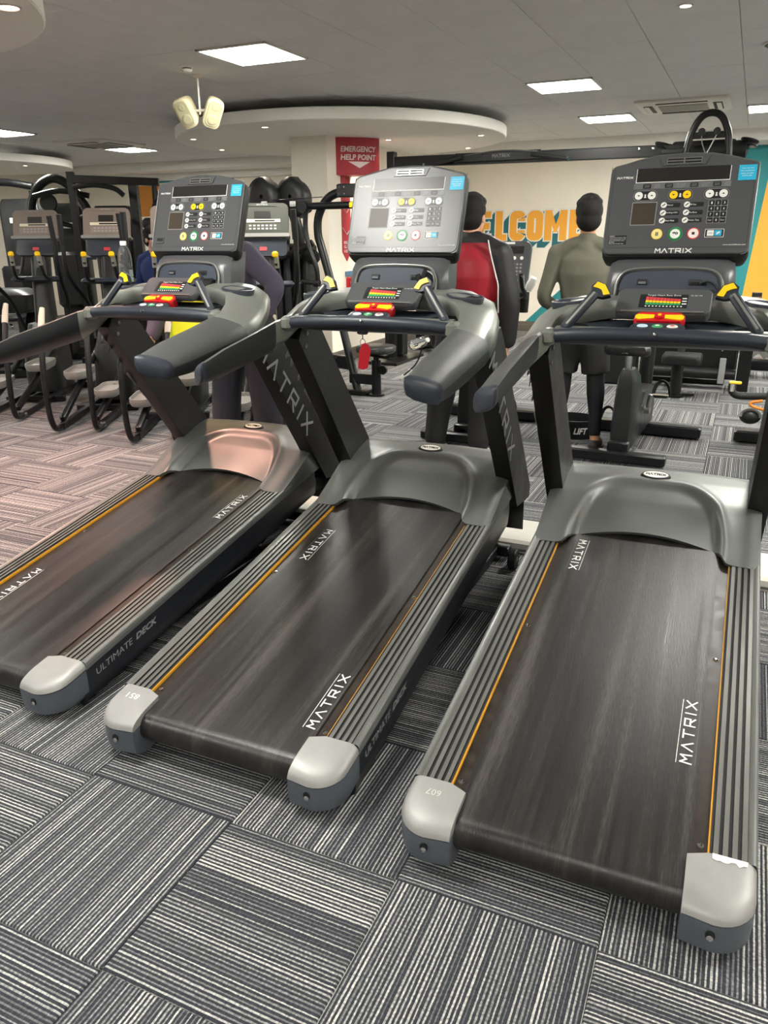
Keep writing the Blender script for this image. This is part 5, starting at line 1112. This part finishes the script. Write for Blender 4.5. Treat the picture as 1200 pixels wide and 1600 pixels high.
# machines seen under the right cross bar and beyond the column
t = thing('seated_row_machine', 'black low row machine with padded stool and rollers under the right cross bar', 'gym machine', (-.55, 8.3, 0))
S = MB(); S.tube([(.03, -.25, .01), (.03, -.25, .34)], .055, 16); S.lathe([(.085, 0), (.085, .02)], (.03, -.25, .002), (0, 0, 1), 18); S.beam((.03, -.25, .03), (.2, -.2, .03), .06, .03); S.build('stool_post', M_blk, t, 50)
S = MB(); S.loft([[(.06 + x * k, -.25 + y * k, z) for x, y in rrect(.36, .30, .05)] for z, k in ((.33, .92), (.345, 1), (.40, 1), (.42, .94))]); S.build('stool_seat', M_pad, t, 50)
S = MB(); S.tube([(.03, -.1, .35), (.05, 0, .8)], .035, 12); S.build('front_stem', M_shr, t, 60)
for z in (.60, .16):
    S = MB(); S.tube([(-.35, .3, z), (.55, .3, z)], .055, 14); S.build('roller_pad', M_pad, t, 50)
S = MB(); S.box((.1, .45, .42), (.9, .12, .62), .02); S.build('back_panel', M_blkm, t); S = MB(); S.beam((.62, .3, .0), (.62, .3, .92), .12, .12); S.build('frame_post', M_blk, t); S = MB(); S.beam((-.45, .3, 0), (-.45, .3, .9), .08, .1); S.build('frame_post', M_blk, t)
S = MB(); S.box((-.6, .35, .25), (.36, .3, .5), .02); S.build('stack_box', M_blkm, t); S = MB(); S.box((-.52, .19, .46), (.10, .02, .06), .004); S.build('red_tag', M_redp, t)
S = MB(); S.box((.42, .22, .2), (.06, .02, .26), .006); S.box((.40, .22, .5), (.014, .02, .2), .002); S.build('grey_strap', M_lettg, t)
t = thing('hip_machine', 'black machine with draped grey towel right of the low row machine', 'gym machine', (.45, 9.6, 0))
S = MB(); S.box((.2, .1, .5), (.5, .2, 1.0), .03); S.build('weight_shroud', M_blkm, t); S = MB(); S.beam((-.35, 0, 0), (-.35, 0, .9), .1, .1); S.beam((-.4, -.08, .14), (.5, -.08, .14), .1, .12); S.beam((.45, -.1, .16), (.7, -.24, .25), .08, .08); S.tube([(.35, -.2, .75), (.38, -.24, .5), (.5, -.26, .3), (.7, -.24, .25)], .05, 12, smooth=4); S.build('frame', M_blk, t, 50)
S = MB(); S.tube([(-.02, -.05, .1), (.03, -.05, .42)], .014, 8); S.tube([(-.005, -.05, .42), (.03, -.05, .62)], .026, 8, mi=1); S.build('blue_handle_rod', [M_chr, mat('blue_grip')], t, 60)
S = MB()
S.loft([[(-.32 + .05 * k + .01 * sin(k * 2), -.06 - .03 * (k % 2), .62), (-.32 + .05 * k, -.07 - .04 * (k % 2), .4), (-.34 + .05 * k, -.07 - .05 * (k % 2), .2 + .03 * (k % 3))] for k in range(6)], cap=False, closed=False); S.build('grey_towel', mat('grey_cloth', (120, 120, 116), .9), t)
t = thing('leg_curl_machine', 'black machine beyond the pec fly stool with white edge strips', 'gym machine', (-4.0, 10.3, 0))
S = MB(); S.beam((-.1, 0, .0), (-.1, 0, 1.5), .12, .14); S.beam((.42, .05, .0), (.42, .05, 1.5), .12, .14); S.beam((-.2, -.1, .08), (.5, -.1, .08), .1, .1); S.tube([(.38, -.05, .8), (.33, -.12, .5), (.15, -.2, .3), (.5, -.25, .18)], .05, 12, smooth=4); S.build('frame', M_blk, t, 50); S = MB(); S.box((.16, .1, .8), (.42, .12, .8), .02); S.build('weight_shroud', M_blkm, t)
for x in (-.02, .5): S = MB(); S.box((x, -.09, .62), (.03, .01, .3), .002); S.build('white_strip', M_lett, t, smooth=False)
S = MB(); S.ell((.3, -.25, .16), (.3, .16, .12)); S.build('roller_pad', M_pad, t, 60)
# lifting belt standing on the floor
t = thing('lifting_belt', 'black weightlifting belt standing in a ring on the carpet behind the olive man', 'belt', (-1.13, 6.12, 0))
S = MB(); A = [2 * pi * i / 36 for i in range(37)]; S.loft([[(.19 * cos(a) * k, .16 * sin(a) * k, z) for k, z in ((1.0, .004), (1.02, .006), (1.06, .15), (1.035, .152), (.99, .006))] for a in A[:-1]] + [[(.19 * k, 0, z) for k, z in ((1.0, .004), (1.02, .006), (1.06, .15), (1.035, .152), (.99, .006))]], cap=False); bl = S.build('belt_ring', M_rub, t, 50)
S = MB(); text(S, 'LIFT', .10, .05, lambda u, v, n: (.197 * cos(radians(-62) + u / .19), .167 * sin(radians(-62) + u / .19) - n - .006, .075 + v), bold=.03, slant=.2); S.build('belt_print', M_lett, bl, smooth=False)
# ================================================================== PEOPLE
def blob(S, name, m, parent, voxel=.009, it=4, angle=180):
    o = S.build('tmp_blob', m); r = o.modifiers.new('r', 'REMESH'); r.mode = 'VOXEL'; r.voxel_size = voxel; r.use_smooth_shade = True
    s = o.modifiers.new('s', 'SMOOTH'); s.factor = .5; s.iterations = it
    dg = bpy.context.evaluated_depsgraph_get(); dg.update()
    me = bpy.data.meshes.new_from_object(o.evaluated_get(dg)); me.name = name
    old = o.data; bpy.data.objects.remove(o); bpy.data.meshes.remove(old)
    me.materials.clear()
    for x in (m if isinstance(m, (list, tuple)) else [m]): me.materials.append(x)
    for p in me.polygons: p.use_smooth = True
    n = bpy.data.objects.new(name, me); COL.objects.link(n); n.parent = parent; return n
def tub(S, pts, rs, n=14, sub=4, squash=None, ends=True):
    P = spline([Vector(p) for p in pts], sub); R = []
    for i in range(len(rs) - 1): R += [rs[i] + (rs[i + 1] - rs[i]) * k / sub for k in range(sub)]
    R.append(rs[-1]); S.tube(P, R, n, squash=squash)
    if ends: S.ell(pts[0], (rs[0],) * 3, 12, 8); S.ell(pts[-1], (rs[-1],) * 3, 12, 8)
def sect(S, rows):   # torso: (x, y, z, half width, half depth)
    S.loft([[(x + a * cos(2 * pi * k / 24), y + b * sin(2 * pi * k / 24), z) for k in range(24)] for x, y, z, a, b in rows])
def hand(S, w, d, side, up, sc=1.0, curl=.5):
    """palm and five fingers from wrist w along d; side points to the thumb, up is the back of the hand"""
    d = Vector(d).normalized(); side = Vector(side); side = (side - d * side.dot(d)).normalized(); up = d.cross(side) if d.cross(side).dot(Vector(up)) > 0 else side.cross(d); w = Vector(w)
    M = Matrix((side, d, up)).transposed()
    S.ell(w + d * .045 * sc, (.040 * sc, .055 * sc, .017 * sc), 14, 8, M)
    for i, (o, L, r) in enumerate(((.028, .072, .0085), (.010, .08, .009), (-.009, .075, .0085), (-.027, .058, .0078))):
        a = w + d * .082 * sc + side * o * sc; p = [a - d * .02]; dirn = d.copy()
        for k in range(3):
            p.append(p[-1] + dirn * (L * sc * (.45, .32, .25)[k] + (.02 if k == 0 else 0))); dirn = (dirn - up * curl * (.7 + .15 * i)).normalized()
        S.tube(p, [r * sc, r * sc, r * .92 * sc, r * .75 * sc], 8); S.ell(p[-1], (r * .78 * sc,) * 3, 8, 6)
    a = w + d * .03 * sc + side * .03 * sc; S.tube([a - side * .012, a + side * .022 * sc + d * .025 * sc, a + side * .03 * sc + d * .055 * sc - up * .01], [.011 * sc, .0095 * sc, .008 * sc], 8)
M_hair = mat('black_brown_hair', (22, 19, 18), .8, var=.3, scale=90, bump=.8, bscale=160)
def person(label, loc, J, skin, cloth, facing=1.0, yaw=0.0):
    t = thing('person', label, 'person', loc, yaw)
    V_ = lambda k: Vector(J[k])
    hd = V_('head'); M_sk = mat('skin_%d' % skin[0], skin, .5, var=.06, scale=30)
    fy = facing   # +1 faces +y
    S = MB(); tlt = J.get('tilt', 0.0); R = Matrix.Rotation(tlt, 3, 'X') @ Matrix.Rotation(J.get('turn', 0.0), 3, 'Z')
    H = lambda x, y, z: tuple(hd + R @ Vector((x, y * fy, z)))
    S.ell(H(0, -.012, .03), (.076, .094, .092), 18, 12, R); S.ell(H(0, .03, -.035), (.060, .068, .078), 16, 10, R); S.ell(H(0, .06, -.085), (.036, .034, .03), 12, 8, R)
    S.tube([H(0, .085, .012), H(0, .104, -.022), H(0, .11, -.034)], [.009, .013, .012], 8); S.ell(H(0, .085, -.062), (.026, .014, .012), 10, 6, R)
    for s in (-1, 1):
        S.ell(H(s * .078, -.006, -.008), (.010, .022, .034), 10, 8, R); S.ell(H(s * .032, .078, .012), (.017, .014, .012), 10, 6, R); S.ell(H(s * .04, .068, -.03), (.022, .02, .018), 10, 6, R)
    nk = V_('neck'); tub(S, [hd + R @ Vector((0, -.015 * fy, -.06)), nk + Vector((0, 0, .03)), nk - Vector((0, 0, .05))], [.052, .054, .066])
    sh = (V_('shL') + V_('shR')) / 2; hp = (V_('hipL') + V_('hipR')) / 2; up = (sh - hp)
    S.loft([[tuple(hp + up * f + (V_('shR') - V_('shL')).normalized() * a * cos(q) + Vector((0, b * sin(q), 0))) for q in [2 * pi * k / 20 for k in range(20)]] for f, a, b in ((-.12, .10, .08), (0, .155, .10), (.35, .135, .085), (.75, .165, .105), (1.0, .15, .075), (1.1, .06, .05))])
    for s in 'LR':
        tub(S, [V_('sh' + s), V_('el' + s), V_('wr' + s)], [.044, .034, .023]); sgn_ = 1 if s == 'R' else -1
        dr = V_('wr' + s) - V_('el' + s); dd = J.get('hd' + s, dr); hand(S, V_('wr' + s), dd, J.get('th' + s, (-sgn_ * .3, fy, .2)), J.get('up' + s, (sgn_, 0, 0)), 1.0, J.get('curl', .45))
        tub(S, [V_('hip' + s), V_('kn' + s), V_('an' + s)], [.080, .055, .036]); an = V_('an' + s); S.ell(an + Vector((0, .055 * fy, -.035)), (.040, .11, .03), 14, 8); S.ell(an + Vector((0, -.02 * fy, -.02)), (.033, .035, .04), 12, 8)
    blob(S, 'body', M_sk, t, .0075, 3)
    S = MB()
    for s in (-1, 1): S.ell(H(s * .032, .088, .012), (.011, .008, .0085), 10, 8, R)
    S.build('eyes', M_key, t)
    # hair: cap shell over the skull, short at the neck
    S = MB(); S.ell(H(0, -.02, .045), (.092, .104, .094), 20, 14, R); S.ell(H(0, -.045, -.012), (.085, .074, .080), 18, 12, R); S.ell(H(0, .03, .095), (.078, .070, .046), 16, 10, R)
    random.seed(int(abs(loc[0]) * 100)); top = J.get('quiff', .012)
    for k in range(46):
        a = random.uniform(0, 2 * pi); e = random.uniform(.35, 1.5); S.ell(H(.075 * cos(a) * cos(e), -.015 + .085 * sin(a) * cos(e), .05 + .085 * sin(e)), (.016 + top, .016 + top, .014 + top), 8, 6)
    blob(S, 'hair', M_hair, t, .008, 2)
    for c in cloth:
        kind = c[0]
        if kind == 'top':
            _, nm, m, g, hem, colr, sl = c; S = MB()
            ax = (V_('shR') - V_('shL')).normalized()
            rows = []
            for f, a, b in ((hem, .172, .125), (0, .172, .122), (.35, .158, .108), (.72, .195, .125), (.92, .19, .105), (1.02, .13, .085), (1.10, .072, .066)):
                rows.append([tuple(hp + up * f + ax * (a + g) * cos(q) + Vector((0, (b + g) * sin(q), 0))) for q in [2 * pi * k / 24 for k in range(24)]])
            S.loft(rows)
            for s in 'LR': tub(S, [nk + Vector((0, 0, -.015)), nk + (V_('sh' + s) - nk) * .5 + Vector((0, 0, .004)), V_('sh' + s) + Vector((0, 0, -.005))], [.055 + g, .058 + g, .062 + g])
            for s in 'LR':
                e = V_('el' + s); w = V_('wr' + s); shd = V_('sh' + s); w2 = e + (w - e) * sl
                tub(S, [shd, shd + (e - shd) * .5, e, e + (w2 - e) * .5, w2], [.066 + g, .060 + g, .052 + g, .048 + g, .038 + g])
            if colr: tub(S, [nk - Vector((0, 0, .06)), nk + Vector((0, 0, -.02)), nk + Vector((0, -.004 * fy, colr - .01))], [.080, .066, .058])
            o = blob(S, nm, m, t, .010, 5)
        if kind == 'legs':
            _, nm, m, g, a_, b_, waist = c; S = MB()
            if waist: S.loft([[tuple(hp + Vector((a * cos(q), b * sin(q), z))) for q in [2 * pi * k / 22 for k in range(22)]] for z, a, b in ((.10, .155 + g, .11 + g), (0, .168 + g, .12 + g), (-.10, .165 + g, .115 + g))])
            for s in 'LR':
                h = V_('hip' + s); k_ = V_('kn' + s); an = V_('an' + s)
                pt = lambda f: h + (k_ - h) * f if f <= 1 else k_ + (an - k_) * (f - 1)
                rr = lambda f: (.094 + (.066 - .094) * f if f <= 1 else (.066 + .010 * sin(pi * min(1, (f - 1) * 2)) + (.046 - .066) * (f - 1))) + g
                fs = [a_ + (b_ - a_) * i / 5 for i in range(6)]; tub(S, [pt(f) for f in fs], [rr(f) if nm != 'shorts' else .116 - .018 * f for f in fs], ends=nm != 'shorts')
            blob(S, nm, m, t, .010, 4)
        if kind == 'shoes':
            _, nm, m, ms = c
            for s in 'LR':
                an = V_('an' + s); b = Vector((an.x, an.y, 0)); S = MB(); S.ell(b + Vector((0, .06 * fy, .045)), (.046, .135, .042), 16, 10); S.ell(b + Vector((0, -.035 * fy, .05)), (.042, .05, .045), 14, 8); S.ell(b + Vector((0, .0 * fy, .075)), (.040, .055, .03), 14, 8)
                o = blob(S, nm, m, t, .009, 3)
                S = MB(); S.loft([[tuple(b + Vector((x, .035 * fy + y, z))) for x, y in rrect(.092, .30, .044)] for z in (.002, .022)]); S.build('sole', ms, o)
    return t
# man in olive top: back to the camera
gm = person('man seen from behind in an olive grey sweater, black shorts and leggings', (-1.05, 5.72, 0), dict(
    head=(-.005, 0, 1.625), neck=(0, -.01, 1.485), turn=radians(14), shL=(-.205, -.01, 1.395), shR=(.21, -.01, 1.39), elL=(-.275, -.03, 1.10), elR=(.285, -.02, 1.10), wrL=(-.19, .17, .97), wrR=(.20, .19, 1.0), hdL=(.6, .8, .1), hdR=(-.6, .8, .1),
    hipL=(-.09, 0, .92), hipR=(.09, 0, .92), knL=(-.11, .02, .50), knR=(.135, .0, .50), anL=(-.13, .0, .085), anR=(.165, -.02, .085), quiff=.012), (206, 150, 118), [
    ('legs', 'leggings', mat('black_leggings', (24, 25, 29), .75), -.006, .1, 1.88, False), ('legs', 'shorts', mat('black_shorts', (34, 34, 36), .85), .036, .05, .82, True),
    ('top', 'sweater', mat('olive_grey_knit', (104, 103, 90), .9, var=.08, scale=14, bump=.3, bscale=500), -.002, -.10, .03, .97), ('shoes', 'shoe', mat('brown_black_shoe', (52, 46, 44), .6), M_rub)])
# man in the red and black jacket
M_jb = mat('black_track_fabric', (34, 34, 36), .55, var=.1, scale=12); M_jr = mat('dark_red_track_fabric', (158, 24, 42), .5, var=.08, scale=10)
rm = person('man seen from behind in a black jacket with a red back panel', (-1.74, 5.24, 0), dict(
    head=(.005, .03, 1.635), neck=(.0, .0, 1.495), turn=radians(-8), shL=(-.205, .0, 1.395), shR=(.205, .0, 1.395), elL=(-.28, .0, 1.10), elR=(.285, -.01, 1.10), wrL=(-.225, .05, .80), wrR=(.275, .03, .84), thL=(.2, 1, .1), thR=(-.2, 1, .1),
    hipL=(-.10, 0, .90), hipR=(.10, 0, .90), knL=(-.20, .05, .48), knR=(.12, .03, .48), anL=(-.235, .0, .085), anR=(.10, .0, .085)), (214, 160, 132), [
    ('legs', 'trousers', mat('black_cargo_trousers', (32, 32, 34), .8, var=.15, scale=10), .032, .0, 1.93, True), ('top', 'jacket', [M_jb, M_jr], .026, -.16, .0, .99), ('shoes', 'shoe', mat('black_trainer', (30, 30, 32), .6), M_lett)])
jk = [c for c in rm.children if c.name.startswith('jacket')][0]
bx = lambda z: min(.232, .135 + (1.53 - z) * .30)
bm = bmesh.new(); bm.from_mesh(jk.data)
for co, no in (((0, 0, 1.475), (0, 0, 1)), ((.232, 0, 1), (1, 0, 0)), ((-.232, 0, 1), (1, 0, 0)), ((.135, 0, 1.53), (1, 0, .30)), ((-.135, 0, 1.53), (-1, 0, .30))):
    bmesh.ops.bisect_plane(bm, geom=bm.verts[:] + bm.edges[:] + bm.faces[:], plane_co=co, plane_no=no)
bm.to_mesh(jk.data); bm.free()
for p in jk.data.polygons: p.use_smooth = True
for p in jk.data.polygons:
    c = p.center
    if c.y < .02 and abs(c.x) < bx(c.z) and c.z < 1.475: p.material_index = 1
vs_ = [v.co for v in jk.data.vertices]
for s in (-1, 1):
    S = MB(); pts = []
    for k in range(11):
        z = 1.49 - .046 * k; x = s * bx(z); ys = [v.y for v in vs_ if abs(v.x - x) < .014 and abs(v.z - z) < .014]
        if ys: pts.append((x, min(ys) - .001, z))
    if len(pts) > 3: S.tube(pts, .005, 6, smooth=2); S.build('white_piping', M_lett, jk, 60)
# cleaner leaning over behind the left treadmill
cl = person('cleaner in a dark purple sweatshirt and yellow vest leaning behind the left treadmill', (-2.90, 4.15, 0), dict(
    head=(-.16, -.20, 1.60), neck=(-.11, -.12, 1.47), tilt=radians(25), shL=(-.29, -.07, 1.40), shR=(.115, -.03, 1.43), elL=(-.46, -.14, 1.16), elR=(.315, -.04, 1.25), wrL=(-.47, -.25, .95), wrR=(.265, -.14, 1.03), hdL=(0, -.5, -1), hdR=(.1, -.5, -1),
    hipL=(-.11, .07, .90), hipR=(.10, .07, .90), knL=(-.16, .03, .48), knR=(.16, .03, .48), anL=(-.17, .05, .085), anR=(.19, .05, .085)), (200, 150, 124), [
    ('legs', 'trousers', mat('black_blue_trousers', (34, 34, 44), .8, var=.1), .026, .0, 1.95, True), ('top', 'sweatshirt', mat('dark_purple_grey_knit', (74, 70, 86), .9, var=.1, scale=12), .008, -.04, .02, .97), ('shoes', 'shoe', M_jb, M_rub)], facing=-1)
S = MB(); M_viz = mat('fluorescent_yellow_vest', (208, 226, 40), .7)
hp = Vector((-.005, .07, .90)); upv = Vector((-.0875, -.05, 1.415)) - hp
rows = [[tuple(hp + upv * f + Vector((a * cos(q), b * sin(q), 0))) for q in [2 * pi * k / 24 for k in range(24)]] for f, a, b in ((-.16, .24, .16), (0, .235, .15), (.4, .22, .14), (.62, .205, .14), (.8, .15, .12))]
S.loft(rows, cap=False); S.loft([[(-.16, -.20, 1.28 + d), (-.03, -.24, 1.22 + d), (-.20, -.20, .84 + d), (-.46, -.13, .86 + d), (-.40, -.14, 1.02 + d)] for d in (0, .004)]); vb = S.build('hi_vis_vest', M_viz, cl, 60)
S = MB(); S.loft([[tuple(hp + upv * f + Vector((.238 * cos(q), .153 * sin(q), 0))) for q in [2 * pi * k / 24 for k in range(24)]] for f in (.08, .17)], cap=False); S.build('silver_band', M_alu, vb, 60)
fp = person('person in a blue top far behind the left treadmill console', (-6.42, 7.6, 0), dict(
    head=(0, 0, 1.50), neck=(0, 0, 1.35), turn=radians(70), shL=(-.17, 0, 1.27), shR=(.17, 0, 1.27), elL=(-.24, -.02, 1.0), elR=(.24, -.02, 1.0), wrL=(-.2, -.22, 1.0), wrR=(.2, -.22, 1.0),
    hipL=(-.09, 0, .84), hipR=(.09, 0, .84), knL=(-.1, -.02, .46), knR=(.1, -.02, .46), anL=(-.1, .02, .085), anR=(.1, .02, .085)), (208, 156, 136), [
    ('legs', 'trousers', M_jb, .012, .0, 1.93, True), ('top', 'shirt', mat('blue_shirt', (44, 62, 120), .8), .005, -.1, 0, .45), ('shoes', 'shoe', M_jb, M_lett)], facing=-1)

# things in the jacket man's left hand
t = thing('held_bottle', 'crumpled clear plastic bottle in the left hand of the jacket man', 'bottle', (-2.075, 5.15, .735))
S = MB(); R = Matrix.Rotation(radians(70), 3, 'Y') @ Matrix.Rotation(.5, 3, 'X')
S.loft([[tuple(R @ Vector((r * cos(2 * pi * k / 16) * (1 + .08 * sin(3 * k)), r * sin(2 * pi * k / 16), z)) + Vector((0, 0, .07))) for k in range(16)] for r, z in ((.02, -.075), (.036, -.07), (.038, -.03), (.034, .0), (.038, .03), (.036, .06), (.016, .085), (.013, .10))]); S.build('bottle_body', M_pet, t, 60)
S = MB(); S.lathe([(.016, 0), (.016, .016)], tuple(R @ Vector((0, 0, .10)) + Vector((0, 0, .07))), tuple(R @ Vector((0, 0, 1))), 14); S.build('bottle_cap', M_lett, t)
t = thing('earphone_lead', 'black and white lead dangling below the bottle the jacket man holds', 'cable', (-2.125, 5.12, .575))
S = MB(); S.tube([(.09, 0, .20), (.06, .01, .12), (.02, 0, .06), (-.05, -.01, .0)], .006, 6, smooth=5); S.build('lead', M_rub, t)
S = MB(); S.box((.0, .0, .035), (.03, .012, .03), .003); S.box((-.055, -.01, -.01), (.02, .012, .035), .003, Matrix.Rotation(.6, 3, 'Y')); S.build('plug', M_lett, t)
